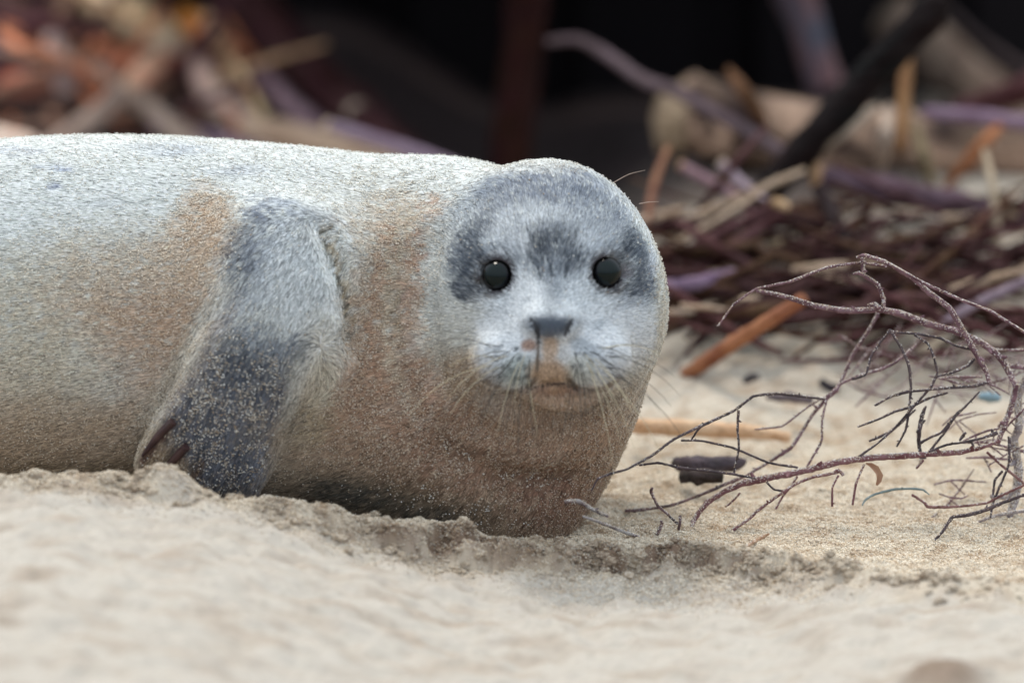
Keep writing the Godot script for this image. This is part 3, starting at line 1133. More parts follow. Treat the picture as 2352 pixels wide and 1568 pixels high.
func twig_thing(called: String, label: String, category: String, parts: Array, ca: Vector3, cb: Vector3, frost: float) -> Node3D:
	# parts: [name, distance, [x, y, width]...] in the units of the close-up of the twigs
	var world := []
	var base := Vector3(0, 1e9, 0)
	for q in parts:
		var pts := []
		var rad := []
		for s in q[2]:
			var d: float = s[3] if s.size() > 3 else q[1]
			var px := zx(s[0])
			var py := zy(s[1])
			var r: float = (s[2] * 1.08 + 1.2) * 0.5 * 0.5093 * d / F
			var p := at(px, py, d)
			if p.y < ground(p.x, p.z) + 0.5 * r:
				p = at(px, py, minf(ground_hit(px, py), d)) + Vector3(0, 0.4 * r, 0)
			pts.append(p + Vector3(rng.randf_range(-1, 1), rng.randf_range(-1, 1), rng.randf_range(-6, 6)) * 0.0006)
			rad.append(r)
			if p.y < base.y:
				base = p
		world.append([q[0], pts, rad])
	var o := thing(called, label, category, base)
	var buf := PackedFloat32Array()
	for q in world:
		part(q[0], tube(q[1], q[2], 7, 0.42, ca, cb, base, 120.0, 0.45), bark_fine, o)
		for i in q[1].size() - 1:
			var a: Vector3 = q[1][i]
			var b: Vector3 = q[1][i + 1]
			if q[0] != "bud" and a.distance_to(b) > 0.012 and rng.randf() < 0.75:
				var m := a.lerp(b, rng.randf_range(0.15, 0.85))
				var w: float = q[2][i]
				var aim := ((b - a).normalized() * rng.randf_range(0.3, 1.0) + Vector3(rng.randf_range(-1, 1), rng.randf_range(-0.3, 1), rng.randf_range(-0.6, 0.6))).normalized()
				part("bud", tube([m, m + aim * w * 1.6, m + aim * w * 2.6], [w * 0.95, w * 0.6, w * 0.25], 6, 0.3, ca, cb, base, 120.0), bark_fine, o)
			var r: float = (q[2][i] + q[2][i + 1]) * 0.5
			var d := (b - a).normalized()
			var side := d.cross(Vector3.UP).normalized()
			var up := side.cross(d)
			for k in int(a.distance_to(b) * r * 5.5e6 * frost * (0.8 + 0.5 * n_big.get_noise_3dv(a * 3.0))):
				var ang := rng.randfn(0.0, 0.8)
				var p := a.lerp(b, rng.randf()) + (up * cos(ang) + side * sin(ang)) * r * 1.02 - base
				push_grain(buf, p, rng.randf_range(0.0003, 0.00065), grain_tone() * Vector3(1.1, 1.12, 1.25))
	if buf.size():
		many("sand_grains", grain_m, grain_mat, buf, o)
	return o


func add_leaf(spots: Array) -> MeshInstance3D:
	# a dry leaf, folded along its midrib, a few tenths of a millimetre thick
	var st := SurfaceTool.new()
	st.begin(Mesh.PRIMITIVE_TRIANGLES)
	var base := at(zx(spots[0][0]), zy(spots[0][1]), 4.02)
	var rows := []
	for i in spots.size():
		var a := at(zx(spots[i][0]), zy(spots[i][1]), 4.02)
		var b := at(zx(spots[mini(i + 1, spots.size() - 1)][0]), zy(spots[mini(i + 1, spots.size() - 1)][1]), 4.02)
		if i == spots.size() - 1:
			b = a + (a - at(zx(spots[i - 1][0]), zy(spots[i - 1][1]), 4.02))
		var across := (b - a).normalized().cross(Vector3(0.2, 0.1, 1.0).normalized()).normalized()
		var w: float = spots[i][2] * 0.5 * 0.5093 * 4.02 / F
		var lift := Vector3(0, 0, w * (0.9 + 0.3 * sin(i * 2.1)))
		rows.append([a - across * w + lift - base, a - base, a + across * w * 0.8 + lift * 0.7 - base])
	for face in 2:
		var back := Vector3(0, 0, -0.0003 * face)
		for i in rows.size() - 1:
			for k in 2:
				var q := [rows[i][k] + back, rows[i][k + 1] + back, rows[i + 1][k + 1] + back, rows[i + 1][k] + back]
				for t in ([0, 1, 2, 0, 2, 3] if face == 0 else [0, 2, 1, 0, 3, 2]):
					var c := Vector3(0.22, 0.10, 0.06).lerp(Vector3(0.36, 0.22, 0.14), 0.5 + 0.5 * n_fine.get_noise_3dv(q[t] * 4.0))
					st.set_color(Color(c.x, c.y, c.z))
					st.add_vertex(q[t])
	st.generate_normals()
	return part("leaf", st.commit(), bark_fine, self, base)


func build_twigs() -> void:
	rng.seed = 5
	bark_fine = paint(0.7)
	grain_m = grain_mesh()
	grain_mat = paint(0.8)
	var ca := Vector3(0.075, 0.034, 0.042)
	var cb := Vector3(0.20, 0.115, 0.135)
	var dk := Vector3(0.035, 0.026, 0.03)
	var dk2 := Vector3(0.095, 0.068, 0.073)
	twig_thing("arching_branch", "sand-dusted purple branch arching highest beside the seal's face", "branch", [
		["stem", 4.06, [[705, 318, 15], [780, 330, 17], [860, 345, 19], [960, 386, 21], [1100, 402, 22], [1260, 398, 23], [1340, 415, 27], [1480, 466, 27], [1600, 497, 26], [1700, 542, 25], [1780, 590, 27], [1830, 650, 27], [1872, 740, 24], [1858, 830, 22], [1815, 945, 21], [1790, 1010, 18]]],
		["twig", 4.05, [[533, 468, 6], [600, 380, 8], [706, 305, 9], [850, 270, 9], [1030, 205, 10], [1180, 187, 10], [1290, 205, 8]]],
		["side_branch", 4.04, [[1160, 170, 8], [1185, 154, 14], [1280, 185, 17], [1400, 250, 18], [1490, 325, 22], [1572, 388, 24], [1620, 470, 22], [1680, 580, 24], [1735, 670, 19], [1758, 730, 17]]],
		["side_branch", 4.05, [[1182, 156, 15], [1186, 240, 15], [1252, 290, 15], [1280, 355, 15], [1275, 400, 14]]],
		["twig", 4.02, [[1300, 190, 8], [1470, 288, 12], [1640, 358, 12], [1760, 410, 11], [1920, 505, 10]]],
		["bud", 4.05, [[1140, 240, 5], [1165, 232, 14], [1184, 240, 12]]],
		["bud", 4.05, [[1210, 388, 10], [1232, 374, 24], [1258, 390, 18]]],
		["twig", 4.10, [[1745, 575, 12], [1800, 580, 10], [1920, 578, 9]]],
		["twig", 4.10, [[1800, 620, 15], [1850, 655, 16], [1920, 665, 18]]],
	], ca, cb, 1.0)
	twig_thing("forked_twig", "dark forked twig hanging below the arching branch with curved tips", "twig", [
		["twig", 4.05, [[1306, 492, 9], [1268, 545, 10], [1222, 610, 9], [1196, 690, 8], [1140, 716, 9]]],
		["twig", 4.04, [[1312, 500, 12], [1360, 570, 12], [1392, 650, 13], [1401, 750, 11], [1392, 860, 10], [1382, 945, 9], [1335, 1018, 8]]],
		["twig", 4.05, [[1310, 500, 10], [1420, 510, 10], [1530, 526, 11], [1600, 560, 9], [1690, 577, 10]]],
		["twig", 4.04, [[1420, 510, 9], [1480, 550, 9], [1508, 620, 10], [1522, 678, 10], [1490, 742, 11], [1420, 832, 10], [1330, 932, 9], [1250, 1005, 8], [1165, 1062, 10]]],
		["bud", 4.05, [[1296, 500, 6], [1306, 488, 14], [1318, 500, 10]]],
	], dk, dk2, 0.35)
	twig_thing("slanting_twig", "long thin twig slanting down from the arching branch to the sand", "twig", [
		["stem", 4.12, [[1252, 412, 12], [1210, 490, 13], [1142, 605, 13], [1090, 722, 14], [1060, 760, 20], [1020, 800, 17], [960, 880, 12], [860, 1015, 14], [760, 1085, 13], [680, 1132, 10], [590, 1180, 8]]],
		["twig", 4.10, [[1080, 735, 10], [1160, 702, 11], [1260, 668, 13], [1330, 632, 11], [1432, 560, 8]]],
		["twig", 4.08, [[1022, 800, 8], [1000, 900, 8], [996, 990, 9], [962, 1060, 9], [930, 1112, 8]]],
		["twig", 4.12, [[700, 945, 5], [820, 925, 7], [930, 842, 6], [1020, 790, 6]]],
	], ca * 0.9, cb, 0.8)
	twig_thing("curved_twig", "thin curved twig reaching left until it touches the seal's chest", "twig", [
		["stem", 3.93, [[-44, 1218, 5], [-10, 1160, 8], [60, 1138, 9], [120, 1116, 9], [230, 1050, 10, 3.98], [330, 982, 10, 4.0], [450, 926, 12, 4.02], [600, 860, 10, 4.05], [690, 790, 11, 4.06], [800, 778, 11, 4.08], [920, 785, 10, 4.08], [1015, 800, 10, 4.1]]],
		["twig", 4.03, [[622, 850, 11], [616, 940, 9], [627, 1020, 9], [606, 1120, 8], [598, 1142, 9]]],
		["twig", 4.02, [[465, 915, 12], [440, 945, 9], [410, 985, 6]]],
	], dk, dk2, 0.3)
	twig_thing("straight_twig", "thin dark twig above the black driftwood chip, pointing at the seal", "twig", [
		["stem", 4.04, [[362, 986, 8], [460, 992, 8], [600, 1022, 9], [760, 1093, 9], [890, 1116, 9]]],
	], dk, dk2, 0.15)
	twig_thing("low_twig", "dark twig crossing just below the black driftwood chip", "twig", [
		["stem", 4.03, [[172, 1104, 8], [262, 1089, 9], [370, 1112, 10], [590, 1136, 10], [700, 1160, 8]]],
		["twig", 4.03, [[755, 1178, 8], [780, 1202, 8], [815, 1215, 9], [838, 1213, 6]]],
	], dk, dk2, 0.15)
	twig_thing("fallen_branch", "thickest sand-crusted reddish branch lying across the sand at right", "branch", [
		["stem", 4.04, [[404, 1405, 9], [425, 1355, 18], [445, 1322, 20], [490, 1268, 20], [560, 1220, 24], [640, 1188, 28], [780, 1150, 27], [920, 1120, 27], [1080, 1086, 27], [1200, 1070, 27], [1400, 1056, 25], [1620, 1044, 20], [1725, 1015, 15], [1800, 990, 12]]],
		["side_branch", 4.03, [[590, 1402, 11], [680, 1340, 11], [710, 1305, 12], [780, 1250, 11], [880, 1182, 12], [960, 1151, 12], [1050, 1138, 12], [1092, 1130, 9]]],
		["bud", 4.03, [[1050, 1138, 10], [1075, 1125, 11], [1094, 1142, 14]]],
		["twig", 4.02, [[1072, 1145, 8], [1046, 1200, 8], [1045, 1285, 8]]],
		["twig", 4.02, [[1188, 1095, 8], [1152, 1180, 9], [1140, 1282, 9]]],
		["twig", 4.05, [[892, 1150, 9], [860, 1195, 8], [822, 1240, 8], [795, 1300, 8]]],
		["twig", 4.05, [[632, 1225, 7], [600, 1258, 7], [568, 1292, 6]]],
		["twig", 4.05, [[1440, 1085, 12], [1455, 1075, 14], [1422, 1112, 7]]],
	], Vector3(0.11, 0.04, 0.045), Vector3(0.22, 0.115, 0.125), 1.1)
	var leaf := add_leaf([[1198, 1092, 6], [1218, 1096, 22], [1240, 1112, 34], [1258, 1140, 36], [1256, 1166, 26], [1246, 1190, 10]])
	tag(leaf, "curled brown dead leaf hanging under the thickest fallen branch", "leaf")
	twig_thing("ground_twig", "reddish twig with a dark butt lying in the sand near the seal", "twig", [
		["stem", 4.1, [[112, 1308, 12], [150, 1309, 15], [240, 1294, 11], [330, 1272, 12], [420, 1246, 11], [490, 1212, 13], [560, 1184, 14], [640, 1152, 12]]],
		["twig", 4.0, [[232, 1200, 10], [228, 1220, 12], [262, 1285, 10], [300, 1325, 9], [345, 1365, 8]]],
		["twig", 4.0, [[258, 1410, 14], [280, 1365, 12], [275, 1350, 9]]],
		["twig", 4.02, [[362, 1330, 12], [358, 1358, 12], [356, 1392, 9]]],
	], dk, Vector3(0.2, 0.12, 0.12), 0.5)
	twig_thing("upper_side_twig", "jointed dark twig running left from the end of the arching branch", "twig", [
		["stem", 4.04, [[1242, 832, 8], [1310, 792, 9], [1385, 766, 14], [1400, 766, 10], [1560, 750, 11], [1685, 736, 12], [1755, 726, 12]]],
		["twig", 4.04, [[1510, 695, 8], [1580, 680, 9], [1660, 652, 14], [1690, 620, 14]]],
		["twig", 4.05, [[1162, 926, 6], [1260, 892, 9], [1330, 858, 10], [1400, 836, 10], [1480, 800, 11], [1570, 768, 7]]],
		["twig", 4.06, [[1214, 990, 9], [1300, 952, 12], [1345, 920, 9], [1420, 850, 8]]],
	], dk, dk2, 0.5)
	twig_thing("leaning_twig", "split dark twig leaning on the thickest fallen branch from above", "twig", [
		["stem", 4.05, [[1712, 772, 7], [1660, 820, 8], [1605, 872, 13], [1555, 950, 10], [1480, 1035, 9]]],
		["twig", 4.04, [[1598, 880, 9], [1535, 955, 9], [1490, 975, 10], [1445, 1000, 11]]],
		["twig", 4.06, [[1468, 835, 8], [1455, 870, 19], [1440, 940, 18], [1436, 1000, 17], [1450, 1080, 10]]],
		["twig", 4.03, [[1480, 1040, 10], [1560, 1012, 9], [1640, 990, 9], [1725, 975, 10], [1790, 952, 17]]],
		["bud", 4.03, [[1622, 985, 7], [1635, 965, 15], [1645, 952, 10]]],
		["bud", 4.03, [[1655, 985, 6], [1675, 1000, 11], [1685, 1010, 7]]],
		["bud", 4.03, [[1768, 940, 12], [1772, 958, 12]]],
	], dk, dk2, 0.25)
	twig_thing("front_twig", "dark jointed twig nearest the viewer at the right edge", "twig", [
		["stem", 4.0, [[1484, 1472, 13], [1500, 1450, 11], [1545, 1392, 11], [1588, 1342, 15], [1650, 1320, 14], [1720, 1310, 15], [1830, 1265, 14], [1925, 1222, 13]]],
	], dk, dk2, 0.3)
	twig_thing("red_twig", "slim reddish twig with a dark hooked end at lower right", "twig", [
		["stem", 4.04, [[1408, 1236, 11], [1420, 1242, 10], [1462, 1272, 11], [1480, 1285, 13], [1620, 1290, 9], [1740, 1276, 9], [1800, 1240, 10], [1925, 1180, 10]]],
		["twig", 4.05, [[1745, 1040, 10], [1800, 1088, 10], [1850, 1130, 11], [1925, 1190, 11]]],
	], Vector3(0.12, 0.05, 0.05), Vector3(0.24, 0.13, 0.12), 0.3)
	twig_thing("upright_twig", "upright dark twigs crossing at the right edge above red twig", "twig", [
		["stem", 4.04, [[1843, 970, 10], [1846, 1000, 13], [1845, 1100, 9], [1800, 1205, 10], [1772, 1270, 9], [1762, 1335, 8]]],
		["twig", 4.04, [[1815, 1125, 10], [1780, 1170, 10], [1776, 1240, 8]]],
	], dk, dk2, 0.3)
	twig_thing("crusted_stem", "stem thick with caked sand standing at the right edge", "branch", [
		["stem", 4.08, [[1925, 700, 30], [1885, 800, 34], [1890, 920, 36], [1868, 1000, 30], [1890, 1120, 38], [1885, 1220, 34], [1850, 1320, 30], [1840, 1350, 16]]],
		["side_branch", 4.06, [[1702, 1368, 10], [1740, 1345, 12], [1800, 1330, 13], [1920, 1300, 16]]],
		["side_branch", 4.08, [[1890, 1180, 22], [1840, 1250, 16], [1760, 1235, 13]]],
	], Vector3(0.15, 0.12, 0.13), Vector3(0.33, 0.29, 0.29), 1.6)
	twig_thing("green_stem", "thin grey-green bent stem lying on open sand at right", "stem", [
		["stem", 4.04, [[1184, 1282, 6], [1198, 1255, 8], [1240, 1230, 9], [1330, 1211, 10], [1420, 1206, 9], [1460, 1215, 7], [1485, 1232, 4]]],
	], Vector3(0.13, 0.17, 0.17), Vector3(0.24, 0.28, 0.27), 0.05)
	twig_thing("tan_twig", "short straight tan stick on the sand in front of the branches", "stick", [
		["stem", 3.99, [[622, 1492, 6], [650, 1472, 9], [700, 1442, 13], [740, 1420, 13], [762, 1408, 6]]],
	], Vector3(0.26, 0.14, 0.08), Vector3(0.44, 0.29, 0.19), 0.2)
	twig_thing("chest_twig", "frosted twig with a pale tip against the seal's lower chest", "twig", [
		["stem", 3.925, [[-165, 1262, 12], [-120, 1258, 15], [-95, 1262, 17], [-50, 1290, 15, 3.94], [-5, 1312, 13, 3.95], [30, 1330, 9]]],
		["twig", 3.925, [[-80, 1330, 7], [-40, 1345, 11], [40, 1375, 11, 3.95], [110, 1400, 13, 3.96], [170, 1420, 12, 3.98]]],
	], ca, Vector3(0.36, 0.34, 0.33), 1.0)
	rng.seed = 52
	for k in 40:
		var edge := k % 2 == 0
		var cx := rng.randf_range(1560, 1900) if edge else rng.randf_range(1150, 1850)
		var cy := rng.randf_range(640, 1330) if edge else rng.randf_range(520, 780)
		var d := rng.randf_range(4.06, 4.16) if edge else rng.randf_range(4.2, 4.42)
		var half := rng.randf_range(60, 170)
		var tilt := rng.randf_range(-1.3, 0.5)
		var w := rng.randf_range(5, 10)
		var dx := cos(tilt) * half
		var dy := sin(tilt) * half
		var bow := rng.randf_range(-26, 26)
		var label := "%s fine purple-brown twig, %s, %s %s of the branch tangle" % ["sharp" if edge else "blurred", "steep" if tilt < -0.8 else "rising to the right" if tilt < -0.2 else "level" if tilt < 0.15 else "falling to the right", "upper" if cy < 700 else "middle" if cy < 1000 else "lower", "left" if cx < 1450 else "centre" if cx < 1700 else "right"]
		var o := twig_thing("fine_twig", label, "twig", [["stem", d, [[cx - dx, cy - dy, w * 0.6], [cx - dx * 0.3 + bow * 0.4, cy - dy * 0.3 + bow, w], [cx + dx * 0.4 + bow * 0.3, cy + dy * 0.4 + bow * 0.6, w], [cx + dx, cy + dy, w * 0.5]]], ["twig", d, [[cx - dx * 0.3 + bow * 0.4, cy - dy * 0.3 + bow, w * 0.8], [cx - dx * 0.3 + rng.randf_range(20, 70), cy - dy * 0.3 + rng.randf_range(20, 60), w * 0.5]]]], ca, cb, 0.6)
		o.set_meta("group", "fine twigs of the branch tangle")
	say("twigs")


# ------------------------------------------------------------------ driftwood behind
func build_driftwood() -> void:
	var bark := paint(0.72, noise_tex(0.05, 256, 4, 3), 0.5, 6.0)
	bark.metallic_specular = 0.16
	var mar := Vector3(0.042, 0.016, 0.016)
	var mar2 := Vector3(0.085, 0.04, 0.042)
	# left
	wood("red_branch", "long reddish branch lying level across the wood heap at upper left", "branch", bark, Vector3(0.62, 0.19, 0.12), Vector3(0.46, 0.22, 0.16), [[-60, 200, 6.0, 26], [130, 182, 6.0, 28], [270, 152, 6.0, 26], [420, 142, 6.05, 24], [650, 128, 6.1, 20]])
	wood("tan_log", "broad bare tan log slanting in from the top left edge", "log", bark, Vector3(0.78, 0.46, 0.22), Vector3(0.80, 0.62, 0.45), [[180, -50, 6.5, 40], [250, 10, 6.4, 46], [340, 60, 6.3, 48], [405, 105, 6.25, 34]])
	wood("orange_stump", "small stub of bright orange broken wood at upper left", "wood stub", bark, Vector3(0.82, 0.27, 0.05), Vector3(0.80, 0.36, 0.09), [[430, 40, 6.35, 24], [458, 80, 6.3, 36], [478, 118, 6.3, 20]])
	wood("pale_stub", "short pale mauve stub standing up above the reddish branch", "wood stub", bark, Vector3(0.42, 0.30, 0.28), Vector3(0.56, 0.42, 0.38), [[158, 210, 5.95, 26], [140, 150, 5.95, 30], [122, 95, 6.0, 24]])
	wood("orange_knot", "thick orange knot riding on the long reddish branch", "wood stub", bark, Vector3(0.81, 0.37, 0.25), Vector3(0.82, 0.56, 0.37), [[300, 200, 5.9, 24], [330, 165, 5.9, 32], [362, 135, 5.95, 24]])
	wood("pink_branch", "pinkish barkless branch sloping down to the seal's back", "branch", bark, Vector3(0.82, 0.46, 0.40), Vector3(0.81, 0.62, 0.50), [[440, 120, 6.0, 26], [480, 200, 5.95, 34], [545, 275, 5.9, 36], [610, 350, 5.85, 34], [640, 420, 5.8, 30]])
	wood("dark_log", "thick dark maroon log slanting down towards the seal's shoulders", "log", bark, Vector3(0.035, 0.013, 0.014), Vector3(0.075, 0.033, 0.033), [[520, -60, 6.1, 60], [640, 90, 6.0, 60], [760, 210, 5.9, 56], [870, 300, 5.8, 46], [960, 370, 5.75, 32]])
	wood("grey_branch", "grey-brown branch sloping to the right behind the seal's back", "branch", bark, Vector3(0.28, 0.19, 0.15), Vector3(0.46, 0.34, 0.27), [[220, 160, 5.95, 20], [300, 220, 5.9, 26], [380, 280, 5.8, 28], [490, 370, 5.7, 28]])
	wood("leaning_branch", "pale brown branch leaning left behind the seal's back", "branch", bark, Vector3(0.28, 0.19, 0.15), Vector3(0.52, 0.38, 0.31), [[280, 215, 5.85, 24], [225, 265, 5.8, 28], [160, 310, 5.75, 26], [90, 360, 5.7, 24]])
	wood("brown_log", "wide dark brown log lowest at the left edge", "log", bark, Vector3(0.07, 0.04, 0.035), Vector3(0.12, 0.075, 0.065), [[-80, 270, 6.1, 62], [60, 262, 6.1, 60], [220, 240, 6.1, 50], [330, 225, 6.2, 36]])
	wood("pink_root", "pale pink root end beside the seal's back at the left edge", "root", bark, Vector3(0.81, 0.54, 0.43), Vector3(0.82, 0.67, 0.56), [[-50, 322, 5.7, 26], [20, 320, 5.68, 24], [80, 335, 5.65, 18]])
	wood("tan_branch", "tan branch lying behind the seal's neck left of the twig with a cut end", "branch", bark, Vector3(0.40, 0.26, 0.18), Vector3(0.56, 0.39, 0.28), [[560, 290, 5.75, 26], [680, 318, 5.72, 38], [800, 350, 5.7, 40], [930, 400, 5.65, 30]])
	wood("purple_stick", "short dull purple stick just above the seal's back", "stick", bark, Vector3(0.16, 0.10, 0.13), Vector3(0.37, 0.26, 0.31), [[360, 290, 5.8, 20], [470, 318, 5.75, 24], [580, 345, 5.7, 18]])
	wood("rust_post", "brown post rising behind the pale stub at the left", "post", bark, Vector3(0.10, 0.055, 0.04), Vector3(0.17, 0.10, 0.07), [[150, 160, 6.25, 40], [150, -40, 6.3, 42]])
	wood("dark_post", "dark post at the very left corner behind the heap", "post", bark, Vector3(0.03, 0.02, 0.02), Vector3(0.06, 0.04, 0.05), [[40, 200, 6.2, 46], [30, -40, 6.25, 46]])
	wood("blue_block", "bluish dark driftwood block at the left edge above reddish branch", "driftwood", bark, Vector3(0.05, 0.05, 0.08), Vector3(0.08, 0.075, 0.11), [[-40, 118, 6.1, 30], [60, 125, 6.1, 32], [112, 130, 6.1, 20]])
	wood("mauve_branch", "dim mauve branch slanting between dark log and seal's back", "branch", bark, Vector3(0.17, 0.10, 0.12), Vector3(0.40, 0.26, 0.29), [[600, 170, 5.95, 20], [690, 260, 5.85, 24], [790, 330, 5.75, 24]])
	rng.seed = 41
	for k in 46:
		var cx := rng.randf_range(-40, 620)
		var cy := rng.randf_range(-10, 320) + maxf(0.0, cx - 450) * 0.35
		var d := rng.randf_range(5.85, 6.35)
		var half := rng.randf_range(50, 170)
		var tilt := rng.randf_range(-1.2, 1.2)
		var r := rng.randf_range(7, 19)
		var kind := rng.randi() % 5
		var tone := rng.randf_range(0.6, 1.3)
		var a: Vector3 = [Vector3(0.10, 0.05, 0.04), Vector3(0.40, 0.15, 0.08), Vector3(0.24, 0.14, 0.10), Vector3(0.07, 0.03, 0.035), Vector3(0.55, 0.34, 0.20)][kind] * tone * 1.25
		var label := "%s %s stick, %s, %s %s of the wood heap" % ["thick" if r > 13.0 else "thin", ["dark brown", "rusty orange", "brown", "maroon", "tan"][kind], "nearly level" if absf(tilt) < 0.3 else "falling to the right" if tilt > 0.0 else "rising to the right", "upper" if cy < 110 else "middle" if cy < 220 else "lower", "left" if cx < 180 else "centre" if cx < 400 else "right"]
		wood("heap_stick", label, "stick", bark, a, a * 1.6, [[cx - half * cos(tilt), cy - half * sin(tilt), d, r * 0.8], [cx, cy + rng.randf_range(-8, 8), d - 0.03, r], [cx + half * cos(tilt), cy + half * sin(tilt), d, r * 0.6]], Vector3.ZERO, "sticks of the blurred heap at upper left")
	# middle
	wood("cut_twig", "purple twig with a pale cut end behind the seal's neck", "twig", bark, Vector3(0.16, 0.11, 0.15), Vector3(0.24, 0.18, 0.23), [[752, 287, 5.3, 13], [850, 318, 5.3, 15], [960, 352, 5.28, 16], [1060, 390, 5.25, 15]], Vector3(0.62, 0.47, 0.32))
	wood("broken_branch", "dark branch with a pale blunt end above the cut purple twig", "branch", bark, mar, mar2, [[822, 262, 5.75, 28], [890, 318, 5.7, 30], [1000, 390, 5.65, 28]], Vector3(0.46, 0.36, 0.28))
	wood("upright_post", "upright dark red timber post right behind the seal's crown", "post", bark, Vector3(0.022, 0.008, 0.007), Vector3(0.036, 0.014, 0.011), [[1165, 420, 5.75, 46], [1178, 300, 5.75, 46], [1200, 150, 5.78, 48], [1215, -60, 5.8, 50]])
	wood("arching_twig", "thin blue-purple twig arching across the dark behind the head", "twig", bark, Vector3(0.075, 0.052, 0.056), Vector3(0.125, 0.09, 0.10), [[1258, 97, 5.3, 9], [1330, 92, 5.28, 11], [1400, 130, 5.25, 13], [1480, 185, 5.2, 15], [1560, 213, 5.15, 15], [1680, 280, 5.1, 15], [1800, 350, 5.05, 14]])
	# right
	var log_mat := paint(0.8, noise_tex(0.035, 256, 4, 8), 1.2, 5.0)
	wood("peeling_log", "thick log with peeling tan bark lying behind the brushwood pile", "log", log_mat, Vector3(0.022, 0.011, 0.009), Vector3(0.50, 0.32, 0.22), [[1556, 275, 5.45, 80], [1620, 278, 5.45, 96], [1760, 300, 5.45, 92], [1950, 330, 5.45, 88], [2150, 345, 5.45, 86], [2440, 380, 5.45, 86]], Vector3(0.40, 0.28, 0.18), "", 0.35)
	for s in [["bark_shred", "loose strip of pale bark on the left end of the peeling log", 1990, 265, 1900, 340, 24, Vector3(0.46, 0.37, 0.29)], ["bark_shred", "rusty orange strip of bark on the right part of the peeling log", 2290, 300, 2200, 400, 30, Vector3(0.42, 0.17, 0.08)], ["bark_shred", "dark curled scrap of bark on top of the peeling log", 1690, 185, 1740, 260, 34, Vector3(0.17, 0.085, 0.045)], ["bark_shred", "pale pinkish bark strip in the middle of the peeling log", 2040, 270, 2030, 360, 30, Vector3(0.50, 0.38, 0.30)], ["bark_shred", "olive brown bark strip hanging at the right of the peeling log", 2110, 310, 2140, 420, 26, Vector3(0.26, 0.2, 0.12)]]:
		wood(s[0], s[1], "bark", bark, s[7] * 0.45, s[7] * 0.85, [[s[2] * 1.3 - s[4] * 0.3, s[3] * 1.3 - s[5] * 0.3, 5.14, s[6] * 0.25], [(s[2] + s[4]) / 2, (s[3] + s[5]) / 2 - 4, 5.08, s[6] * 0.55], [s[4] * 1.3 - s[2] * 0.3, s[5] * 1.3 - s[3] * 0.3, 5.12, s[6] * 0.3]])
	wood("purple_strip", "purple branch lying along the top of the peeling log", "branch", bark, Vector3(0.16, 0.10, 0.14), Vector3(0.27, 0.19, 0.245), [[2120, 258, 5.12, 13], [2240, 268, 5.12, 18], [2420, 290, 5.12, 18]])
	wood("leaning_post", "thick near-black post leaning across the peeling log", "post", bark, Vector3(0.008, 0.006, 0.006), Vector3(0.018, 0.013, 0.013), [[1745, 470, 5.0, 38], [1850, 338, 4.98, 40], [2000, 172, 4.95, 42], [2135, 30, 4.92, 44], [2160, 5, 4.92, 30]])
	wood("blue_post", "blue and rust upright post behind the leaning black post", "post", bark, Vector3(0.07, 0.075, 0.10), Vector3(0.17, 0.085, 0.08), [[1905, 215, 5.75, 40], [1865, 95, 5.78, 44], [1815, -50, 5.8, 46]])
	wood("purple_log", "purple-brown log below the peeling log at the right edge", "log", bark, Vector3(0.07, 0.04, 0.05), Vector3(0.13, 0.085, 0.105), [[1880, 405, 4.98, 28], [2000, 430, 4.98, 32], [2200, 472, 4.96, 34], [2440, 520, 4.94, 34]], Vector3(0.42, 0.25, 0.14))
	wood("black_stick", "short black stick standing in the brushwood pile", "stick", bark, Vector3(0.02, 0.014, 0.014), Vector3(0.04, 0.028, 0.028), [[1950, 620, 4.75, 20], [1928, 520, 4.78, 18], [1880, 430, 4.8, 17]])
	wood("pale_twig", "thin pale twig standing upright at the far right", "stem", bark, Vector3(0.28, 0.21, 0.14), Vector3(0.40, 0.31, 0.22), [[2290, 580, 4.85, 10], [2285, 450, 4.85, 10], [2262, 345, 4.88, 8]])
	wood("rusty_twig", "thin rusty twig rising from the pile beside the seal's head", "stem", bark, Vector3(0.15, 0.06, 0.05), Vector3(0.30, 0.16, 0.09), [[1486, 520, 4.85, 9], [1505, 420, 4.88, 10], [1536, 338, 4.9, 9]])
	wood("short_branch", "purple branch with an orange end below the peeling log's left end", "branch", bark, Vector3(0.16, 0.09, 0.11), Vector3(0.25, 0.16, 0.17), [[1568, 382, 4.95, 12], [1650, 428, 4.92, 13], [1745, 485, 4.9, 14]], Vector3(0.46, 0.28, 0.16))
	wood("short_branch", "grey-purple branch with a pale knobbed end below the peeling log", "branch", bark, Vector3(0.19, 0.14, 0.17), Vector3(0.30, 0.23, 0.26), [[1660, 380, 4.95, 14], [1705, 425, 4.93, 15], [1770, 480, 4.9, 14]], Vector3(0.44, 0.33, 0.25))
	wood("knobbed_branch", "dark branch with tan knobs crossing in front of the leaning post's foot", "branch", bark, mar * 0.8, mar2, [[1530, 600, 4.72, 12], [1640, 545, 4.75, 13], [1770, 480, 4.78, 13]], Vector3.ZERO)
	wood("knobbed_branch", "second dark branch just below the one with tan knobs", "branch", bark, mar * 0.7, mar2, [[1560, 650, 4.7, 12], [1690, 560, 4.73, 13], [1800, 490, 4.76, 12]])
	wood("wood_lump", "round tan lump of wood at the leaning post's foot", "driftwood", bark, Vector3(0.46, 0.29, 0.16), Vector3(0.52, 0.36, 0.22), [[1775, 462, 4.8, 9], [1792, 468, 4.8, 13], [1812, 478, 4.8, 9]])
	wood("rust_twig", "rust coloured upright twig in front of the peeling log at right", "stem", bark, Vector3(0.16, 0.08, 0.04), Vector3(0.24, 0.13, 0.06), [[2070, 345, 5.1, 14], [2078, 220, 5.15, 15], [2085, 90, 5.2, 13]])
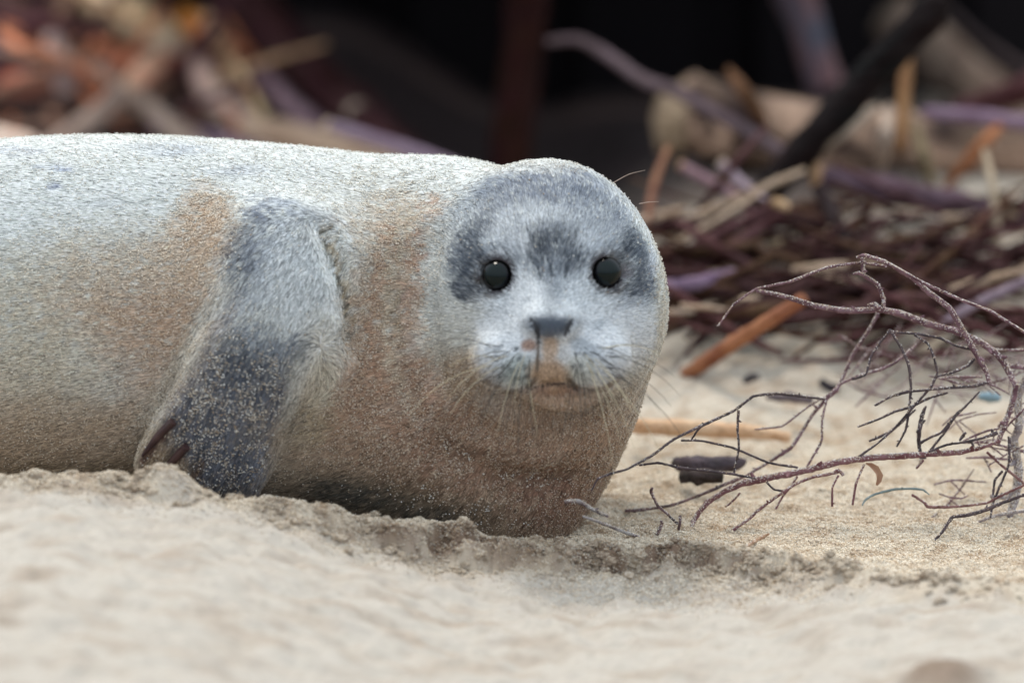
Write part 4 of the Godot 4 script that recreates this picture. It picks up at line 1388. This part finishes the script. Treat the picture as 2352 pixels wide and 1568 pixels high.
	wood("far_trunk", "broad blurred brown trunk at the top right behind the leaning post", "trunk", bark, Vector3(0.10, 0.065, 0.05), Vector3(0.22, 0.165, 0.13), [[2040, 30, 6.4, 60], [2180, 150, 6.4, 66], [2300, 250, 6.3, 60], [2420, 330, 6.2, 50]])
	wood("edge_branch", "thin black branch at the top right edge before the pale sand", "branch", bark, Vector3(0.03, 0.02, 0.02), Vector3(0.07, 0.05, 0.05), [[2180, 20, 5.9, 7], [2250, 85, 5.8, 9], [2330, 140, 5.7, 10], [2420, 200, 5.6, 10]])
	wood("maroon_root", "dark maroon root at the right edge above the peeling log", "root", bark, mar, mar2 * 1.2, [[2200, 250, 5.4, 20], [2300, 225, 5.35, 30], [2420, 180, 5.3, 36]])
	wood("orange_stick", "bright orange-brown peeled stick leaning at the front of the brushwood pile", "stick", bark, Vector3(0.20, 0.075, 0.045), Vector3(0.34, 0.15, 0.08), [[1568, 866, 4.6, 15], [1640, 818, 4.52, 18], [1740, 753, 4.47, 17], [1850, 684, 4.45, 14]])
	wood("purple_stick", "thick violet stick poking out beside the seal's cheek", "stick", bark, Vector3(0.14, 0.09, 0.135), Vector3(0.24, 0.165, 0.225), [[1500, 668, 4.62, 17], [1590, 652, 4.62, 19], [1690, 630, 4.65, 14]])
	wood("brown_stick", "dark brown stick leaning left of the orange-brown stick", "stick", bark, mar * 0.8, mar2, [[1545, 865, 4.62, 8], [1610, 775, 4.65, 11], [1690, 690, 4.7, 11]])
	wood("grey_stick", "grey-violet stick crossing towards the right edge over pale sand", "stick", bark, Vector3(0.14, 0.10, 0.12), Vector3(0.26, 0.20, 0.23), [[2160, 745, 4.5, 9], [2250, 695, 4.52, 12], [2420, 620, 4.55, 13]])
	wood("sand_stick", "smooth tan stick half sunk in the sand right of the seal", "stick", bark, Vector3(0.52, 0.31, 0.18), Vector3(0.60, 0.42, 0.28), [[1440, 978, 4.34, 17], [1560, 982, 4.34, 19], [1700, 990, 4.34, 18], [1815, 1004, 4.34, 12]])
	wood("black_chip", "chunky near-black driftwood chip half buried beside the seal's chest", "driftwood", bark, Vector3(0.05, 0.04, 0.045), Vector3(0.13, 0.10, 0.11), [[1552, 1062, 4.2, 10], [1580, 1068, 4.18, 20], [1640, 1070, 4.18, 19], [1706, 1062, 4.2, 12]], Vector3.ZERO, "", 0.6)
	wood("black_chip", "lower dark lump under the near-black driftwood chip", "driftwood", bark, Vector3(0.035, 0.028, 0.026), Vector3(0.08, 0.06, 0.055), [[1562, 1098, 4.15, 12], [1600, 1094, 4.15, 18], [1660, 1092, 4.15, 13]], Vector3.ZERO, "", 0.6)
	wood("dark_chip", "flat dark chip under the thin curved twig's far end", "driftwood", bark, Vector3(0.07, 0.055, 0.06), Vector3(0.15, 0.12, 0.13), [[1760, 912, 4.4, 6], [1810, 914, 4.4, 12], [1868, 918, 4.4, 9]], Vector3.ZERO, "", 0.6)
	wood("dark_crumb", "small black crumb of wood on the sand left of the slanting twig", "driftwood", bark, Vector3(0.03, 0.025, 0.03), Vector3(0.07, 0.06, 0.065), [[1708, 878, 4.5, 6], [1724, 868, 4.5, 10], [1744, 864, 4.5, 6]])
	wood("dark_crumb", "black crumb of wood on the sand behind the slanting twig", "driftwood", bark, Vector3(0.03, 0.025, 0.03), Vector3(0.07, 0.06, 0.065), [[1884, 874, 4.5, 8], [1902, 888, 4.5, 12], [1926, 890, 4.5, 8]])
	wood("blue_pebble", "smooth blue-grey pebble on the sand near the right edge", "pebble", bark, Vector3(0.15, 0.22, 0.26), Vector3(0.22, 0.30, 0.34), [[2250, 910, 4.3, 8], [2275, 912, 4.3, 13], [2298, 914, 4.3, 8]], Vector3.ZERO, "", 0.05)
	# the pile of sticks
	rng.seed = 31
	for k in 190:
		var d := rng.randf_range(4.55, 4.92)
		var t := (d - 4.55) / 0.37
		var cx := rng.randf_range(1500, 2420)
		var cy := lerpf(740, 480, t) + rng.randf_range(-40, 35)
		var half := rng.randf_range(70, 240)
		var tilt := rng.randfn(-0.05, 0.22)
		if rng.randf() < 0.3:
			tilt = rng.randf_range(-1.0, 0.6)
		var r := 3.5 + 11.0 * pow(rng.randf(), 1.5)
		var tone := rng.randf_range(0.35, 1.45)
		var a := mar * tone
		var b := (Vector3(0.088, 0.045, 0.044) if k % 3 else Vector3(0.10, 0.057, 0.034)) * tone
		if rng.randf() < 0.09:
			a = Vector3(0.36, 0.25, 0.17)
			b = Vector3(0.48, 0.36, 0.27)
		var dx := cos(tilt) * half
		var dy := sin(tilt) * half
		if cx - dx < 1420:
			cx = 1420 + dx
		var label := "%s %s stick, %s, in the %s %s of the brushwood pile" % ["thick" if r > 9.0 else "thin", "tan" if a.x > 0.3 else "pale purple" if tone > 1.2 else "maroon" if tone > 0.85 else "blackish", "level" if absf(tilt) < 0.1 else "falling to the right" if tilt > 0.0 else "rising to the right", "back" if t > 0.66 else "middle" if t > 0.33 else "front", "left" if cx < 1800 else "centre" if cx < 2080 else "right"]
		wood("brushwood_stick", label, "stick", bark, a, b, [[cx - dx, cy - dy, d, r * 0.7], [cx - dx * 0.3, cy - dy * 0.3 + rng.randf_range(-8, 8), d + rng.randf_range(-0.05, 0.05), r], [cx + dx * 0.4, cy + dy * 0.4 + rng.randf_range(-8, 8), d + rng.randf_range(-0.05, 0.05), r], [cx + dx, cy + dy, d, r * 0.5]], Vector3.ZERO, "sticks of the brushwood pile")
	for k in 22:
		var cx := rng.randf_range(1520, 1920)
		var cy := rng.randf_range(505, 610)
		var d := rng.randf_range(4.85, 5.0)
		var s := rng.randf_range(8, 18)
		var spot := "%s pale tan wood chip at the %s %s of the brushwood pile" % ["large" if s > 14.5 else "middling" if s > 11.0 else "small", "upper" if cy < 540 else "middle" if cy < 575 else "lower", "far left" if cx < 1620 else "left" if cx < 1720 else "centre left" if cx < 1820 else "centre"]
		wood("wood_chip", spot, "wood chip", bark, Vector3(0.50, 0.38, 0.25), Vector3(0.62, 0.52, 0.38), [[cx - s * 2.2, cy, d, s * 0.5], [cx, cy + rng.randf_range(-4, 4), d - 0.02, s], [cx + s * 2.0, cy + rng.randf_range(-5, 5), d, s * 0.45]], Vector3.ZERO, "pale chips in the brushwood pile")
	for k in 16:
		var cx := rng.randf_range(1900, 2380)
		var cy := rng.randf_range(700, 850)
		var half := rng.randf_range(60, 200)
		var tilt := rng.randf_range(-0.6, 0.6)
		var spot := "thin loose stick before the brushwood pile, %s, %s, %s" % ["near it" if cy < 750 else "midway" if cy < 800 else "well forward", "left" if cx < 2050 else "centre" if cx < 2220 else "right", "nearly level" if absf(tilt) < 0.2 else "falling to the right" if tilt > 0.0 else "rising to the right"]
		wood("loose_stick", spot, "stick", bark, mar, mar2 * 1.3, [[cx - half * cos(tilt), cy - half * sin(tilt), 4.5, 3.5], [cx, cy + rng.randf_range(-10, 10), 4.5, 5.5], [cx + half * cos(tilt), cy + half * sin(tilt), 4.52, 3.5]], Vector3.ZERO, "loose sticks before the pile")
	say("driftwood")


func build_timber() -> void:
	# a dark timber breastwork of upright boards behind everything, under a cover added out of view for shade
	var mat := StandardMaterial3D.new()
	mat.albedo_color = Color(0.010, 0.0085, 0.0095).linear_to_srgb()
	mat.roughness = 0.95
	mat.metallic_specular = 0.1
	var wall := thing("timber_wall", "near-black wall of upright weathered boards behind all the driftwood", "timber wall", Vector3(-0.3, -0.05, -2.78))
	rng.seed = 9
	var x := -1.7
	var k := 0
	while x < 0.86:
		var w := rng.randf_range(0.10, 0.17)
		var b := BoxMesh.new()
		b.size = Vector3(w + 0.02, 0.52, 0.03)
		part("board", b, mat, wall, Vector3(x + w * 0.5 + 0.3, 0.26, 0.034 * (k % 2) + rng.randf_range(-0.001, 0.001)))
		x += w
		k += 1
	var shade_roof := BoxMesh.new()  # unseen overhead slab, added to shade the background towards black
	shade_roof.size = Vector3(1.05, 0.08, 1.15)
	part("added_shade_deck", shade_roof, mat, wall, Vector3(0.24, 0.562, 0.65))


func build_grains() -> void:
	# loose sand grains where the sand is in focus
	rng.seed = 3
	var buf := PackedFloat32Array()
	for k in 230000:
		var x := rng.randf_range(-0.02, 0.45)
		var z := 0.24 - 0.85 * rng.randf() * rng.randf_range(0.55, 1.0)
		var keep := ss(-0.02, 0.10, x) * ss(0.24, 0.10, z + 0.03 * n_big.get_noise_2d(x * 3.0, z)) * ss(-0.6, -0.2, z)
		if rng.randf() > keep:
			continue
		var tone := grain_tone() * 1.5
		var c := sand_color(x, z)
		tone = tone * 0.6 + Vector3(c.r, c.g, c.b) * 0.55
		push_grain(buf, Vector3(x, ground(x, z) + rng.randf_range(-0.0001, 0.0006), z), rng.randf_range(0.0004, 0.00085), tone)
	for k in 60000:
		var x := rng.randf_range(-0.43, 0.2)
		var z := along(rim_line, x) + rng.randfn(-0.01, 0.03)
		push_grain(buf, Vector3(x, ground(x, z) + rng.randf_range(0.0, 0.0008), z), rng.randf_range(0.0005, 0.0010), grain_tone() * 0.55 + Vector3(sand_color(x, z).r, sand_color(x, z).g, sand_color(x, z).b) * 0.65)
	many("sand_grains", grain_mesh(), paint(0.85), buf, self)
	var crumbs := PackedFloat32Array()
	for k in 9000:
		var x := rng.randf_range(-0.45, 0.45)
		var z := rng.randf_range(-0.45, 0.30)
		if k % 3 == 0:
			z = along(rim_line, x) + rng.randfn(0.0, 0.025)
		if x < 0.08 and z < 0.03 or z > along(rim_line, x) + 0.03 or rng.randf() > 0.45 + 0.9 * n_big.get_noise_2d(x * 2.0, z * 2.0):
			continue
		var c := sand_color(x, z) * rng.randf_range(0.85, 1.15)
		push_grain(crumbs, Vector3(x, ground(x, z), z), 0.0012 + 0.0022 * pow(rng.randf(), 3.0), Vector3(c.r, c.g, c.b))
	var ball := SphereMesh.new()
	ball.radius = 1.0
	ball.height = 2.0
	ball.radial_segments = 14
	ball.rings = 8
	var arr := ball.get_mesh_arrays()
	var cv: PackedVector3Array = arr[Mesh.ARRAY_VERTEX]
	for i in cv.size():
		cv[i] = cv[i] * Vector3(1.25, 0.8, 1.0) * (1.0 + 0.40 * n_mid.get_noise_3dv(cv[i] * 0.035) + 0.55 * n_fine.get_noise_3dv(cv[i] * 0.017))
	var lump_maker := SurfaceTool.new()
	lump_maker.begin(Mesh.PRIMITIVE_TRIANGLES)
	for i in arr[Mesh.ARRAY_INDEX]:
		lump_maker.set_smooth_group(-1)
		lump_maker.add_vertex(cv[i])
	lump_maker.generate_normals()
	var clod_mesh := lump_maker.commit()
	var clods := PackedFloat32Array()
	for k in 1500:
		var x := rng.randf_range(-0.44, 0.34)
		var z := along(rim_line, x) + rng.randfn(0.012, 0.016)
		var size := 0.0012 + 0.0036 * pow(rng.randf(), 3.0)
		if n_mid.get_noise_2d(x * 0.6, z * 0.6 + 8.0) < -0.12:
			continue
		for g in int(size * 5000.0):
			var u := Vector3(rng.randfn(), absf(rng.randfn()), rng.randfn()).normalized()
			push_grain(crumbs, Vector3(x, ground(x, z) + size * 0.25, z) + u * size * Vector3(1.15, 0.85, 1.0), rng.randf_range(0.0004, 0.0008), grain_tone())
		var c := sand_color(x, z).lerp(Color(0.36, 0.29, 0.22), 0.6) * rng.randf_range(0.85, 1.15)
		push_grain(clods, Vector3(x, ground(x, z) + size * 0.25, z), size, Vector3(c.r, c.g, c.b))
	many("sand_clods", clod_mesh, paint(0.95, noise_tex(0.2, 256, 3, 21), 0.05, 12.0), clods, self)
	many("sand_crumbs", grain_mesh(), paint(0.95), crumbs, self)
	say("ground grains %d" % (buf.size() / 16))


func sd_quick(x: float, z: float) -> bool:
	return x < 0.06 and z < 0.02


func _ready() -> void:
	t_start = Time.get_ticks_msec()
	var pitch := deg_to_rad(-10.1)
	fwd = Vector3(0, sin(pitch), -cos(pitch))
	upv = Vector3(0, cos(pitch), sin(pitch))
	var cam := Camera3D.new()
	cam.name = "camera"
	add_child(cam)
	cam.position = eye
	cam.rotation.x = pitch
	var lens := CameraAttributesPhysical.new()
	lens.frustum_focal_length = 12.0 / (784.0 / F)
	lens.frustum_focus_distance = 4.0
	lens.frustum_near = 0.1
	lens.frustum_far = 400.0
	lens.exposure_aperture = 2.8
	cam.attributes = lens
	cam.fov = rad_to_deg(2.0 * atan(784.0 / F))
	cam.near = 0.1
	cam.far = 400.0
	cam.current = true
	var env := Environment.new()
	env.background_mode = Environment.BG_SKY
	var sky := ProceduralSkyMaterial.new()
	sky.sky_top_color = Color(0.91, 0.96, 1.0)
	sky.sky_horizon_color = Color(0.66, 0.69, 0.74)
	sky.ground_bottom_color = Color(0.42, 0.38, 0.33)
	sky.ground_horizon_color = Color(0.6, 0.58, 0.55)
	sky.sky_curve = 0.2
	env.sky = Sky.new()
	env.sky.sky_material = sky
	env.background_energy_multiplier = 1.25
	env.tonemap_mode = Environment.TONE_MAPPER_LINEAR
	env.tonemap_exposure = 1.36
	env.sdfgi_enabled = true
	env.ssao_enabled = true
	env.ssil_enabled = true
	var we := WorldEnvironment.new()
	we.name = "environment"
	we.environment = env
	add_child(we)
	var sun := DirectionalLight3D.new()
	sun.name = "sun"
	sun.light_energy = 0.5
	sun.light_color = Color(1.0, 0.97, 0.92)
	sun.light_angular_distance = 14.0
	sun.shadow_enabled = true
	sun.rotation = Vector3(deg_to_rad(-66), deg_to_rad(-148), 0)
	add_child(sun)
	for q in [[n_big, 9.0, 1, 3], [n_mid, 38.0, 2, 2], [n_fine, 170.0, 3, 2]]:
		q[0].noise_type = FastNoiseLite.TYPE_SIMPLEX_SMOOTH
		q[0].frequency = q[1]
		q[0].seed = q[2]
		q[0].fractal_octaves = q[3]
	n_cell.noise_type = FastNoiseLite.TYPE_CELLULAR
	n_cell.frequency = 62.0
	n_cell.seed = 4
	n_cell.cellular_return_type = FastNoiseLite.RETURN_DISTANCE
	build_ground()
	build_timber()
	build_seal()
	build_driftwood()
	build_twigs()
	build_grains()
	say("done")
